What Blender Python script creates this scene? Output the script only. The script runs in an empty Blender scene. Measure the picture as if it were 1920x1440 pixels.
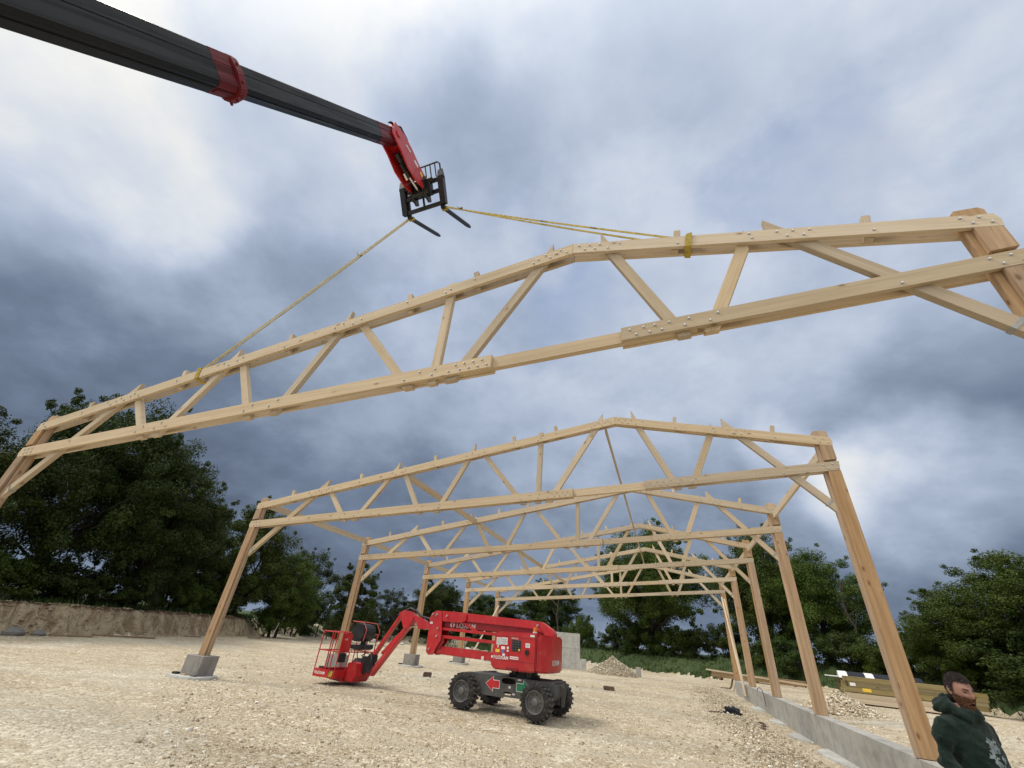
import bpy, bmesh, math, random
import numpy as np
from mathutils import Vector, Matrix
random.seed(7); rng = np.random.default_rng(11)
PI = math.pi; R = math.radians
scn = bpy.context.scene; COL = scn.collection

# ------------------------------------------------------------------ camera
PIT, ROL, YAW, FPX, CZ = R(31.48985), R(5.47998), R(20.71346), 772.847, 1.68
def cam_rows():
    cy, sy = math.cos(YAW), math.sin(YAW); cp, sp = math.cos(PIT), math.sin(PIT); cr, sr = math.cos(ROL), math.sin(ROL)
    Rz = Matrix(((cy, sy, 0), (-sy, cy, 0), (0, 0, 1))); Rx = Matrix(((1, 0, 0), (0, cp, sp), (0, -sp, cp))); Ry = Matrix(((cr, 0, sr), (0, 1, 0), (-sr, 0, cr)))
    return Ry @ Rx @ Rz
CR = cam_rows()
cam = bpy.data.objects.new('camera', bpy.data.cameras.new('camera')); COL.objects.link(cam)
M = Matrix((CR[0], CR[2], -CR[1])).transposed().to_4x4(); M.translation = (0, 0, CZ); cam.matrix_world = M
cam.data.sensor_width = 36; cam.data.lens = 36*FPX/1920; cam.data.clip_end = 5000; cam.data.clip_start = .05
scn.camera = cam

# ------------------------------------------------------------------ light
SAZ, SEL = R(-112), R(55)
sund = Vector((math.sin(SAZ)*math.cos(SEL), math.cos(SAZ)*math.cos(SEL), math.sin(SEL)))
sl = bpy.data.lights.new('sun', 'SUN'); sl.energy = 2.5; sl.angle = R(16); sl.color = (1, .94, .84)
so = bpy.data.objects.new('sun', sl); COL.objects.link(so); so.rotation_euler = sund.to_track_quat('Z', 'Y').to_euler()
scn.view_settings.view_transform = 'Standard'; scn.view_settings.look = 'None'; scn.view_settings.exposure = 0; scn.view_settings.gamma = 1

class NT:
    def __init__(s, tree): s.t = tree; s.n = tree.nodes; s.l = tree.links
    def new(s, typ, **k):
        n = s.n.new(typ)
        for a, b in k.items(): setattr(n, a, b)
        return n
    def put(s, sock, v):
        if isinstance(v, bpy.types.NodeSocket): s.l.new(v, sock)
        else: sock.default_value = v
    def math(s, op, a, b=0.0, c=None, clamp=False):
        n = s.new('ShaderNodeMath', operation=op, use_clamp=clamp); s.put(n.inputs[0], a); s.put(n.inputs[1], b)
        if c is not None: s.put(n.inputs[2], c)
        return n.outputs[0]
    def vmath(s, op, a, b=None, scale=None):
        n = s.new('ShaderNodeVectorMath', operation=op); s.put(n.inputs[0], a)
        if b is not None: s.put(n.inputs[1], b)
        if scale is not None: s.put(n.inputs['Scale'], scale)
        return n.outputs['Value'] if op in ('DOT_PRODUCT', 'LENGTH', 'DISTANCE') else n.outputs[0]
    def noise(s, vec, scale, detail=4, rough=.55, dist=0, lac=2.0):
        n = s.new('ShaderNodeTexNoise'); s.put(n.inputs['Vector'], vec); n.inputs['Scale'].default_value = scale
        n.inputs['Detail'].default_value = detail; n.inputs['Roughness'].default_value = rough; n.inputs['Distortion'].default_value = dist
        return n.outputs['Fac']
    def smooth(s, x, a, b, lo=0.0, hi=1.0):
        n = s.new('ShaderNodeMapRange', interpolation_type='SMOOTHSTEP'); s.put(n.inputs[0], x)
        for i, q in enumerate((a, b, lo, hi)): n.inputs[i+1].default_value = q
        return n.outputs[0]
    def ramp(s, x, stops, interp='LINEAR'):
        n = s.new('ShaderNodeValToRGB'); s.put(n.inputs[0], x); cr = n.color_ramp; cr.interpolation = interp
        while len(cr.elements) < len(stops): cr.elements.new(.5)
        for e, (p, c) in zip(cr.elements, stops): e.position = p; e.color = (*c, 1)
        return n.outputs[0]
    def mix(s, f, a, b, blend='MIX'):
        n = s.new('ShaderNodeMix', data_type='RGBA', blend_type=blend); s.put(n.inputs[0], f)
        for sk, v in ((n.inputs[6], a), (n.inputs[7], b)):
            s.put(sk, (*v, 1) if isinstance(v, tuple) and len(v) == 3 else v)
        return n.outputs[2]

w = bpy.data.worlds.new('World'); scn.world = w; w.use_nodes = True
W = NT(w.node_tree); W.n.clear()
gen = W.new('ShaderNodeTexCoord').outputs['Generated']
sky = W.new('ShaderNodeTexSky'); sky.sky_type = 'NISHITA'; sky.sun_disc = False; sky.sun_elevation = SEL; sky.sun_rotation = SAZ
sep = W.new('ShaderNodeSeparateXYZ'); W.put(sep.inputs[0], gen); sz = sep.outputs[2]
den = W.math('ADD', W.math('MAXIMUM', sz, 0.0), .42)
plan = W.vmath('DIVIDE', gen, None); dn = plan.node
cmb = W.new('ShaderNodeCombineXYZ')
for i in range(3): W.put(cmb.inputs[i], den)
W.put(dn.inputs[1], cmb.outputs[0])
def azel(az, el): a, e = R(az), R(el); return (math.sin(a)*math.cos(e), math.cos(a)*math.cos(e), math.sin(e))
warp = W.new('ShaderNodeTexNoise'); W.put(warp.inputs['Vector'], gen); warp.inputs['Scale'].default_value = 2.6; warp.inputs['Detail'].default_value = 5
wv = W.vmath('SCALE', W.vmath('SUBTRACT', warp.outputs['Color'], (.5, .5, .5)), scale=.42)
gw = W.vmath('NORMALIZE', W.vmath('ADD', gen, wv))
n1 = W.noise(plan, 1.5, 6, .52, .1); n2 = W.noise(plan, 4.2, 8, .56, .1); n6 = W.noise(W.vmath('ADD', plan, (3.1, 7.7, 1.3)), 2.6, 9, .58, .15); n3 = W.noise(plan, .48, 3, .5, .2)
base = W.ramp(sz, [(0, (.50,)*3), (.10, (.37,)*3), (.22, (.395,)*3), (.36, (.51,)*3), (.58, (.645,)*3), (.85, (.715,)*3), (1, (.73,)*3)], 'EASE')
n5 = W.noise(plan, 12, 6, .6, .1)
b = W.math('ADD', base, W.math('MULTIPLY', W.math('SUBTRACT', n1, .5), .22))
b = W.math('ADD', b, W.math('MULTIPLY', W.math('SUBTRACT', n2, .5), .24))
b = W.math('ADD', b, W.math('MULTIPLY', W.math('SUBTRACT', W.smooth(n6, .36, .64), .5), .11))
b = W.math('ADD', b, W.math('MULTIPLY', W.math('SUBTRACT', n3, .5), .12))
b = W.math('ADD', b, W.math('MULTIPLY', W.math('SUBTRACT', n5, .5), .10))
# broad lighter and darker cloud masses by compass direction and height
for az, el, r0, r1, amt in ((-84, 38, 3, 15, .26), (-70, 54, 5, 20, .10), (-88, 52, 4, 12, -.06), (-52, 66, 6, 22, .05), (-55, 12, 10, 34, -.10), (-72, 18, 6, 20, -.05), (-36, 60, 3, 15, -.14),
                            (27, 15.5, 2, 11, .30), (19, 18, 2, 10, .20), (20, 6, 6, 20, -.05), (12, 47, 6, 22, .03), (52, 45, 10, 30, .10), (36, 24, 4, 14, -.12), (0, 25, 4, 18, .06),
                            (-50, 33, 6, 24, .04), (-178, 50, 20, 70, .35)):  # last lobe is added fill in the unseen sky behind the camera
    d = W.vmath('DOT_PRODUCT', gw, azel(az, el))
    b = W.math('ADD', b, W.smooth(d, math.cos(R(r1)), math.cos(R(r0)), 0.0, amt))
cloud = W.ramp(b, [(0, (.065, .088, .13)), (.2, (.095, .125, .185)), (.36, (.17, .22, .31)), (.50, (.275, .34, .45)), (.64, (.41, .485, .625)), (.78, (.585, .65, .765)), (.90, (.76, .79, .83)), (1, (.88, .88, .85))], 'LINEAR')
# added fill: unseen sky behind the camera is brightened to light the scene
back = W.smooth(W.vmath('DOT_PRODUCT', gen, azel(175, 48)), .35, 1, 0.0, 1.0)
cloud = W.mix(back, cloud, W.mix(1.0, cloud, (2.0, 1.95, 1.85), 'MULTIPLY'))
skyc = W.vmath('SCALE', sky.outputs[0], scale=.20)
n4 = W.noise(plan, 2.3, 7, .55, .2)
hole = W.math('MAXIMUM', W.vmath('DOT_PRODUCT', gw, azel(-36, 61)), W.math('SUBTRACT', W.vmath('DOT_PRODUCT', gw, azel(28, 56)), .045))
cover = W.math('SUBTRACT', 1.0, W.math('MULTIPLY', W.smooth(n4, .50, .64), W.smooth(hole, math.cos(R(32)), math.cos(R(6)), 0.0, .50)))
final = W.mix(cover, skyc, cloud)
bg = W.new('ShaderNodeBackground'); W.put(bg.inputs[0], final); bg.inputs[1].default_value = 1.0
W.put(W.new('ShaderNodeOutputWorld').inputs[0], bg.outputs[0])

# ------------------------------------------------------------------ materials
def newmat(name):
    m = bpy.data.materials.new(name); m.use_nodes = True; T = NT(m.node_tree)
    T.bsdf = m.node_tree.nodes['Principled BSDF']; return m, T
def bump(T, h, strength, dist=.01):
    n = T.new('ShaderNodeBump'); n.inputs['Strength'].default_value = strength; n.inputs['Distance'].default_value = dist
    T.put(n.inputs['Height'], h); T.put(T.bsdf.inputs['Normal'], n.outputs[0])
def simple(name, c, rough=.6, metal=0, dirt=.25, scale=6, dirtc=(.30, .25, .18), spec=.5, coat=0):
    m, T = newmat(name); co = T.new('ShaderNodeTexCoord').outputs['Object']
    n = T.noise(co, scale, 6, .6, .3); f = T.smooth(n, .46, .72, 0, dirt)
    c2 = T.mix(f, c, dirtc)
    v = T.smooth(T.noise(co, scale*.35, 3), .3, .7, .88, 1.08)
    hs = T.new('ShaderNodeHueSaturation'); T.put(hs.inputs['Color'], c2); T.put(hs.inputs['Value'], v)
    T.put(T.bsdf.inputs['Base Color'], hs.outputs[0]); T.put(T.bsdf.inputs['Roughness'], T.smooth(n, .3, .7, rough*.85, min(1, rough*1.2)))
    T.bsdf.inputs['Metallic'].default_value = metal; T.bsdf.inputs['Specular IOR Level'].default_value = spec; T.bsdf.inputs['Coat Weight'].default_value = coat
    bump(T, T.noise(co, scale*6, 3), .12, .004); return m
def woodmat(name, ca, cb, cc, streak=1.0, knots=.35):
    m, T = newmat(name); co = T.new('ShaderNodeTexCoord').outputs['Object']; oi = T.new('ShaderNodeObjectInfo').outputs['Random']
    off = T.new('ShaderNodeCombineXYZ'); T.put(off.inputs[0], T.math('MULTIPLY', oi, 61.0)); T.put(off.inputs[1], T.math('MULTIPLY', oi, 23.0)); T.put(off.inputs[2], T.math('MULTIPLY', oi, 37.0))
    p = T.vmath('ADD', co, off.outputs[0])
    g = T.vmath('MULTIPLY', p, (.55, 14, 14)); g2 = T.vmath('MULTIPLY', p, (1.6, 60, 60)); g3 = T.vmath('MULTIPLY', p, (1.1, 3.0, 3.0))
    a = T.noise(g, 1.0, 5, .6, .8); f = T.noise(g2, 1.0, 3, .6, .3); c = T.noise(g3, 1.0, 3, .5, .4)
    col = T.mix(T.smooth(a, .35, .68), ca, cb); col = T.mix(T.smooth(f, .45, .75, 0, .28*streak), col, cc); col = T.mix(T.smooth(c, .5, .75, 0, .35), col, cb)
    vo = T.new('ShaderNodeTexVoronoi'); T.put(vo.inputs['Vector'], T.vmath('MULTIPLY', p, (2.6, 5.5, 5.5))); vo.inputs['Scale'].default_value = 1; vo.inputs['Randomness'].default_value = 1
    
    sc = T.new('ShaderNodeSeparateColor'); T.put(sc.inputs[0], vo.outputs['Color']); gate = T.smooth(sc.outputs[0], .36, .44)
    kn = T.math('MULTIPLY', T.smooth(vo.outputs['Distance'], .13, .08), gate)
    col = T.mix(T.math('MULTIPLY', kn, .75), col, (.13, .065, .03))
    ring = T.math('MULTIPLY', T.smooth(vo.outputs['Distance'], .24, .11), gate)
    col = T.mix(T.math('MULTIPLY', ring, knots), col, cc)
    hs = T.new('ShaderNodeHueSaturation'); T.put(hs.inputs['Color'], col); T.put(hs.inputs['Value'], T.math('ADD', .84, T.math('MULTIPLY', oi, .30))); T.put(hs.inputs['Saturation'], T.math('ADD', .85, T.math('MULTIPLY', T.math('FRACT', T.math('MULTIPLY', oi, 7.3)), .28)))
    T.put(T.bsdf.inputs['Base Color'], hs.outputs[0]); T.bsdf.inputs['Roughness'].default_value = .72; T.bsdf.inputs['Specular IOR Level'].default_value = .3
    bump(T, T.math('ADD', f, T.math('MULTIPLY', a, .6)), .15, .002); return m
M_PINE = woodmat('pale_spruce', (.53, .43, .295), (.455, .355, .235), (.34, .24, .145))
M_DOUG = woodmat('douglas_fir', (.43, .295, .175), (.31, .195, .11), (.19, .105, .055), 1.3)
M_DOUG2 = woodmat('pale_douglas', (.49, .345, .21), (.39, .255, .145), (.27, .155, .08), 1.3)
M_GREENWOOD = woodmat('treated_timber', (.25, .20, .095), (.18, .14, .06), (.11, .085, .04))
M_OLDWOOD = woodmat('weathered_plank', (.24, .17, .10), (.18, .12, .07), (.10, .07, .045))
M_RED = simple('red_paint', (.46, .009, .014), .42, 0, .38, 4, (.40, .10, .07), .5, .25)
M_REDDK = simple('dull_red_paint', (.24, .006, .01), .5, 0, .35, 6, (.10, .02, .02))
M_BLACK = simple('black_paint', (.012, .013, .015), .42, 0, .3, 5, (.05, .05, .05))
M_BOOM = simple('boom_grey_black', (.006, .007, .009), .45, 0, .3, 2.2, (.028, .03, .032), .3)
M_BOOM2 = simple('boom_grey_dark', (.006, .007, .009), .45, 0, .35, 2.2, (.03, .03, .032), .3)
def streaky(name, c, c2, c3, rough=.45):
    m, T = newmat(name); co = T.new('ShaderNodeTexCoord').outputs['Object']
    a = T.noise(T.vmath('MULTIPLY', co, (.7, 16, 16)), 1, 5, .65, .3); d = T.noise(co, 1.3, 6, .6, .5); g = T.noise(T.vmath('MULTIPLY', co, (2.2, 30, 30)), 1, 4, .6)
    col = T.mix(T.smooth(a, .45, .68, 0, .75), c, c2); col = T.mix(T.math('MULTIPLY', T.smooth(d, .50, .68), T.smooth(g, .40, .62)), col, c3)
    T.put(T.bsdf.inputs['Base Color'], col); T.put(T.bsdf.inputs['Roughness'], T.smooth(a, .35, .7, rough*.7, min(1, rough*1.5))); T.bsdf.inputs['Specular IOR Level'].default_value = .35; return m
M_BOOM = streaky('boom_black', (.0055, .0065, .008), (.016, .018, .020), (.040, .042, .043)); M_BOOM2 = streaky('boom_black_worn', (.005, .006, .0075), (.014, .016, .018), (.036, .037, .038), .5)
M_REDWORN = streaky('worn_boom_red', (.13, .006, .010), (.05, .006, .008), (.016, .014, .015), .5)
M_GREY = simple('chassis_grey', (.075, .075, .072), .55, 0, .4, 5, (.20, .17, .13))
M_RIM = simple('rim_grey', (.10, .10, .095), .5, 0, .45, 7, (.24, .21, .16))
M_TYRE = simple('tyre_rubber', (.018, .018, .019), .8, 0, .45, 9, (.17, .145, .11))
M_TREAD = simple('dusty_tread', (.05, .047, .043), .85, 0, .7, 9, (.22, .20, .17))
M_METAL = simple('zinc_metal', (.62, .62, .60), .38, .75, .1, 20)
M_GREYMETAL = simple('dull_steel', (.32, .32, .31), .5, .6, .3, 12)
M_BOLT = simple('zinc_bolt', (.66, .66, .62), .35, .35, .05, 20)
M_CHROME = simple('chrome_rod', (.7, .7, .7), .2, .9, .1, 8)
M_WHITE = simple('white_sticker', (.74, .74, .72), .5, 0, .15, 9)
M_YEL = simple('yellow_sticker', (.78, .52, .05), .5, 0, .15, 9)
M_BLUE = simple('blue_sticker', (.08, .16, .42), .5, 0, .15, 9)
M_GREENS = simple('green_arrow', (.01, .22, .10), .5, 0, .15, 9)
M_REDS = simple('red_arrow', (.55, .012, .02), .5, 0, .1, 9)
M_ORANGE = simple('amber_lens', (.70, .20, .03), .3, 0, .1, 9)
M_STRAP = simple('yellow_webbing', (.42, .31, .045), .85, 0, .6, 14, (.16, .12, .04))
M_STRAPD = simple('strap_ink', (.03, .03, .03), .8, 0, .1, 9)
M_PLAST = simple('black_sheet', (.016, .018, .024), .6, 0, .3, 5, (.05, .05, .05), .2)
M_RUST = simple('rusty_iron', (.09, .05, .035), .8, 0, .4, 9)
M_ROCK = simple('grey_stone', (.17, .165, .155), .9, 0, .4, 4, (.16, .15, .13))
def concrete(name, c, dark, sc=3):
    m, T = newmat(name); co = T.new('ShaderNodeTexCoord').outputs['Object']
    a = T.noise(co, sc, 7, .65, .3); bb = T.noise(co, sc*9, 4, .7); cc = T.noise(T.vmath('MULTIPLY', co, (1, 1, .25)), sc*1.8, 5, .6)
    col = T.mix(T.smooth(a, .38, .68, 0, .8), c, dark); col = T.mix(T.smooth(bb, .5, .8, 0, .35), col, dark); col = T.mix(T.smooth(cc, .55, .7, 0, .35), col, tuple(x*.6 for x in dark))
    T.put(T.bsdf.inputs['Base Color'], col); T.bsdf.inputs['Roughness'].default_value = .85; T.bsdf.inputs['Specular IOR Level'].default_value = .25
    bump(T, bb, .4, .006); return m
M_CONC = concrete('raw_concrete', (.40, .39, .36), (.27, .26, .24))
M_CONCD = concrete('pad_concrete', (.27, .255, .235), (.19, .18, .165))
M_CONCL = concrete('fresh_concrete', (.50, .50, .47), (.36, .35, .33))
# gravel
def gravelmat():
    m, T = newmat('limestone_gravel'); co = T.new('ShaderNodeTexCoord').outputs['Object']
    big = T.noise(co, .18, 5, .6, .6); mid = T.noise(co, 1.3, 6, .62, .4); fine = T.noise(co, 16, 6, .7); trk = T.noise(T.vmath('MULTIPLY', co, (.25, 1.0, 1)), .9, 4, .55, 1.2)
    v1 = T.new('ShaderNodeTexVoronoi'); T.put(v1.inputs['Vector'], T.vmath('ADD', co, T.vmath('SCALE', T.new('ShaderNodeTexNoise').outputs['Color'], scale=.0))); v1.inputs['Scale'].default_value = 22
    v2 = T.new('ShaderNodeTexVoronoi'); T.put(v2.inputs['Vector'], co); v2.inputs['Scale'].default_value = 9
    col = T.mix(T.smooth(mid, .32, .68), (.51, .435, .315), (.40, .32, .21))
    col = T.mix(T.smooth(big, .48, .68, 0, .75), col, (.58, .53, .43))
    col = T.mix(T.smooth(trk, .54, .70, 0, .55), col, (.30, .225, .14))
    sc = T.new('ShaderNodeSeparateColor'); T.put(sc.inputs[0], v1.outputs['Color']); col = T.mix(T.smooth(sc.outputs[0], .55, 1, 0, .6), col, (.80, .73, .58))
    col = T.mix(T.smooth(sc.outputs[1], .72, 1, 0, .6), col, (.30, .23, .15))
    s2 = T.new('ShaderNodeSeparateColor'); T.put(s2.inputs[0], v2.outputs['Color']); col = T.mix(T.smooth(s2.outputs[0], .82, 1, 0, .55), col, (.82, .77, .65))
    col = T.mix(T.smooth(fine, .50, .75, 0, .45), col, (.30, .235, .155))
    sp = T.new('ShaderNodeSeparateXYZ'); T.put(sp.inputs[0], co); wv_ = T.math('MULTIPLY', T.math('SUBTRACT', big, .5), 2.4)
    for kx, k0, off in ((.16, 9.4, .95), (-.55, 6.6, .9), (.9, 22.0, .95)):       # tyre lanes pressed into the fill
        d = T.math('ABSOLUTE', T.math('SUBTRACT', T.math('ABSOLUTE', T.math('ADD', T.math('SUBTRACT', T.math('SUBTRACT', sp.outputs[1], T.math('MULTIPLY', sp.outputs[0], kx)), k0), wv_)), off))
        f_ = T.math('MULTIPLY', T.smooth(d, .42, .12), T.smooth(mid, .30, .62, .15, .75)); col = T.mix(f_, col, (.46, .40, .305))
    T.put(T.bsdf.inputs['Base Color'], col); T.bsdf.inputs['Roughness'].default_value = .95; T.bsdf.inputs['Specular IOR Level'].default_value = .15
    h = T.math('ADD', T.math('MULTIPLY', T.smooth(v1.outputs['Distance'], 0, .6, 1, 0), .7), T.math('ADD', fine, T.math('MULTIPLY', T.smooth(v2.outputs['Distance'], 0, .7, 1, 0), .9)))
    bump(T, h, .9, .035); return m
M_GRAVEL = gravelmat()
def bankmat():
    m, T = newmat('cut_earth'); co = T.new('ShaderNodeTexCoord').outputs['Object']
    a = T.noise(T.vmath('MULTIPLY', co, (1, 1, .6)), 1.6, 7, .7, .7); f = T.noise(co, 9, 5, .7)
    z = T.new('ShaderNodeSeparateXYZ'); T.put(z.inputs[0], co)
    col = T.mix(T.smooth(a, .40, .60), (.45, .36, .235), (.25, .175, .10)); col = T.mix(T.smooth(f, .5, .75, 0, .6), col, (.60, .54, .40))
    top = T.smooth(T.math('ADD', z.outputs[2], T.math('MULTIPLY', T.math('SUBTRACT', a, .5), .5)), 1.08, 1.26)
    col = T.mix(top, col, (.10, .052, .028)); T.put(T.bsdf.inputs['Base Color'], col); T.bsdf.inputs['Roughness'].default_value = .95
    bump(T, T.math('ADD', a, f), 1, .12); return m
M_BANK = bankmat()
def grassmat():
    m, T = newmat('field_grass'); co = T.new('ShaderNodeTexCoord').outputs['Object']
    a = T.noise(co, .5, 6, .65, .4); f = T.noise(co, 8, 5, .7)
    col = T.mix(T.smooth(a, .35, .65), (.030, .055, .012), (.05, .075, .02)); col = T.mix(T.smooth(f, .5, .75, 0, .6), col, (.02, .04, .008))
    T.put(T.bsdf.inputs['Base Color'], col); T.bsdf.inputs['Roughness'].default_value = .9; bump(T, f, .8, .1); return m
M_GRASS = grassmat()
def leafmat(name, ca, cb, cc):
    m, T = newmat(name); geo = T.new('ShaderNodeNewGeometry').outputs['Random Per Island']; co = T.new('ShaderNodeTexCoord').outputs['Object']
    n = T.noise(co, .7, 3); oi = T.new('ShaderNodeObjectInfo').outputs['Random']
    col = T.mix(geo, ca, cb); col = T.mix(T.smooth(n, .45, .65, 0, .5), col, cc)
    hs = T.new('ShaderNodeHueSaturation'); T.put(hs.inputs['Color'], col); T.put(hs.inputs['Value'], T.math('ADD', .8, T.math('MULTIPLY', oi, .4))); T.put(hs.inputs['Hue'], T.math('ADD', .49, T.math('MULTIPLY', oi, .02)))
    T.put(T.bsdf.inputs['Base Color'], hs.outputs[0]); T.bsdf.inputs['Roughness'].default_value = .6; T.bsdf.inputs['Specular IOR Level'].default_value = .25
    tr = T.new('ShaderNodeBsdfTranslucent'); T.put(tr.inputs[0], hs.outputs[0]); mx = T.new('ShaderNodeMixShader'); mx.inputs[0].default_value = .22
    T.l.new(T.bsdf.outputs[0], mx.inputs[1]); T.l.new(tr.outputs[0], mx.inputs[2]); T.l.new(mx.outputs[0], T.n['Material Output'].inputs[0]); return m
M_LEAFS = [leafmat('leaf_dark', (.022, .042, .008), (.046, .072, .012), (.075, .10, .018)), leafmat('leaf_fresh', (.034, .058, .008), (.068, .100, .014), (.095, .118, .020)), leafmat('leaf_olive', (.028, .043, .014), (.052, .070, .025), (.04, .06, .02))]
M_BARK = simple('bark', (.055, .045, .033), .95, 0, .4, 4, (.10, .09, .07))

# ------------------------------------------------------------------ helpers
def tag(o, label=None, cat=None, group=None, kind=None):
    if label: o['label'] = label
    if cat: o['category'] = cat
    if group: o['group'] = group
    if kind: o['kind'] = kind
    return o
def empty(name, loc=(0, 0, 0), rz=0, label=None, cat=None, group=None):
    o = bpy.data.objects.new(name, None); o.empty_display_size = .2; COL.objects.link(o); o.location = loc; o.rotation_euler = (0, 0, rz)
    return tag(o, label, cat, group)
def link(name, me, mat=None, parent=None, loc=None, rot=None):
    o = bpy.data.objects.new(name, me); COL.objects.link(o)
    if mat is not None and not me.materials: me.materials.append(mat)
    if parent: o.parent = parent
    if loc is not None: o.location = loc
    if rot is not None: o.rotation_euler = rot
    return o
def copy_tree(o, parent=None):
    c = o.copy(); COL.objects.link(c)
    if parent: c.parent = parent
    for ch in list(KIDS.get(o.name, ())): pass
    for ch in o.children: copy_tree(ch, c)
    return c
KIDS = {}
class MB:
    """collects shapes into one mesh"""
    def __init__(s): s.bm = bmesh.new()
    def box(s, a, b, bev=0, rot=None, seg=2):
        r = bmesh.ops.create_cube(s.bm, size=1); vs = r['verts']
        c = [(a[i]+b[i])/2 for i in range(3)]; d = [max(abs(b[i]-a[i]), 1e-4) for i in range(3)]
        bmesh.ops.scale(s.bm, vec=d, verts=vs)
        if bev:
            es = list({e for v in vs for e in v.link_edges}); rr = bmesh.ops.bevel(s.bm, geom=es, offset=bev, segments=seg, affect='EDGES', profile=.5); vs = list({v for f in rr['faces'] for v in f.verts} | {v for v in vs if v.is_valid})
        if rot is not None: bmesh.ops.rotate(s.bm, cent=(0, 0, 0), matrix=rot, verts=vs)
        bmesh.ops.translate(s.bm, vec=c, verts=vs); return s
    def cyl(s, p, q, r, r2=None, n=14, caps=True):
        p = Vector(p); q = Vector(q); d = q-p; L = d.length
        rr = bmesh.ops.create_cone(s.bm, cap_ends=caps, segments=n, radius1=r, radius2=r if r2 is None else r2, depth=L)
        m = Matrix.Translation((p+q)/2) @ d.to_track_quat('Z', 'Y').to_matrix().to_4x4()
        bmesh.ops.transform(s.bm, matrix=m, verts=rr['verts']); return s
    def bar(s, p, q, w, h, up=(0, 0, 1), bev=0):
        p = Vector(p); q = Vector(q); d = q-p; L = d.length; x = d.normalized(); z = Vector(up); y = z.cross(x)
        if y.length < 1e-4: y = Vector((0, 1, 0)).cross(x)
        y.normalize(); z = x.cross(y); rr = bmesh.ops.create_cube(s.bm, size=1); vs = rr['verts']; bmesh.ops.scale(s.bm, vec=(L, w, h), verts=vs)
        if bev:
            es = list({e for v in vs for e in v.link_edges}); r2 = bmesh.ops.bevel(s.bm, geom=es, offset=bev, segments=2, affect='EDGES'); vs = list({v for f in r2['faces'] for v in f.verts} | {v for v in vs if v.is_valid})
        m = Matrix((x, y, z)).transposed().to_4x4(); m.translation = (p+q)/2; bmesh.ops.transform(s.bm, matrix=m, verts=vs); return s
    def prism(s, poly, y0, y1, ax='y', bev=0):
        """polygon in x,z (ax y), x,y (ax z) or y,z (ax x) extruded along ax"""
        f = {'y': lambda a, b, t: (a, t, b), 'z': lambda a, b, t: (a, b, t), 'x': lambda a, b, t: (t, a, b)}[ax]
        v0 = [s.bm.verts.new(f(a, b, y0)) for a, b in poly]; v1 = [s.bm.verts.new(f(a, b, y1)) for a, b in poly]
        n = len(poly); fs = [s.bm.faces.new(v0), s.bm.faces.new(v1[::-1])]
        for i in range(n): fs.append(s.bm.faces.new((v0[i], v1[i], v1[(i+1) % n], v0[(i+1) % n])))
        bmesh.ops.recalc_face_normals(s.bm, faces=fs)
        if bev: bmesh.ops.bevel(s.bm, geom=list({e for f_ in fs for e in f_.edges}), offset=bev, segments=2, affect='EDGES')
        return s
    def tube(s, pts, r, n=8, closed=False):
        pts = [Vector(p) for p in pts]; rs = r if isinstance(r, (list, tuple)) else [r]*len(pts); rings = []
        up = Vector((0, 0, 1))
        for i, p in enumerate(pts):
            if closed: t = (pts[(i+1) % len(pts)]-pts[i-1]).normalized()
            else: t = ((pts[min(i+1, len(pts)-1)]-pts[max(i-1, 0)])).normalized()
            a = t.cross(up if abs(t.z) < .95 else Vector((1, 0, 0))).normalized(); b_ = t.cross(a)
            rings.append([s.bm.verts.new(p+(a*math.cos(2*PI*k/n)+b_*math.sin(2*PI*k/n))*rs[i]) for k in range(n)])
        m = len(rings)
        for i in range(m if closed else m-1):
            A, B = rings[i], rings[(i+1) % m]
            for k in range(n): s.bm.faces.new((A[k], A[(k+1) % n], B[(k+1) % n], B[k]))
        if not closed: s.bm.faces.new(rings[0][::-1]); s.bm.faces.new(rings[-1])
        return s
    def lathe(s, prof, c, ax='y', n=36, caps=(1, 1), loop=False):
        """prof: list (radius, offset) turned round the axis"""
        rings = []
        for r, t in prof:
            ring = []
            for k in range(n):
                a = 2*PI*k/n; u, v = r*math.cos(a), r*math.sin(a)
                ring.append(s.bm.verts.new((c[0]+u, c[1]+t, c[2]+v) if ax == 'y' else (c[0]+u, c[1]+v, c[2]+t)))
            rings.append(ring)
        fs = []
        for A, B in zip(rings, rings[1:]+(rings[:1] if loop else [])):
            for k in range(n): fs.append(s.bm.faces.new((A[k], A[(k+1) % n], B[(k+1) % n], B[k])))
        if caps[0]: fs.append(s.bm.faces.new(rings[0][::-1]))
        if caps[1]: fs.append(s.bm.faces.new(rings[-1]))
        bmesh.ops.recalc_face_normals(s.bm, faces=fs); return s
    def done(s, name, mat, parent=None, loc=None, rot=None, smooth=False):
        me = bpy.data.meshes.new(name)
        bmesh.ops.recalc_face_normals(s.bm, faces=s.bm.faces[:]); s.bm.to_mesh(me); s.bm.free()
        if smooth:
            me.shade_smooth()
            try: me.set_sharp_from_angle(angle=R(38))
            except Exception: pass
        return link(name, me, mat, parent, loc, rot)
def lin(p0, p1, x): return p0[1]+(p1[1]-p0[1])*(x-p0[0])/(p1[0]-p0[0])
def pip(px, py, poly):
    ins = np.zeros(px.shape, bool); n = len(poly)
    for i in range(n):
        x0, y0 = poly[i]; x1, y1 = poly[(i+1) % n]
        c = ((y0 > py) != (y1 > py)) & (px < (x1-x0)*(py-y0)/((y1-y0) if y1 != y0 else 1e-9)+x0); ins ^= c
    return ins
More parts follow.
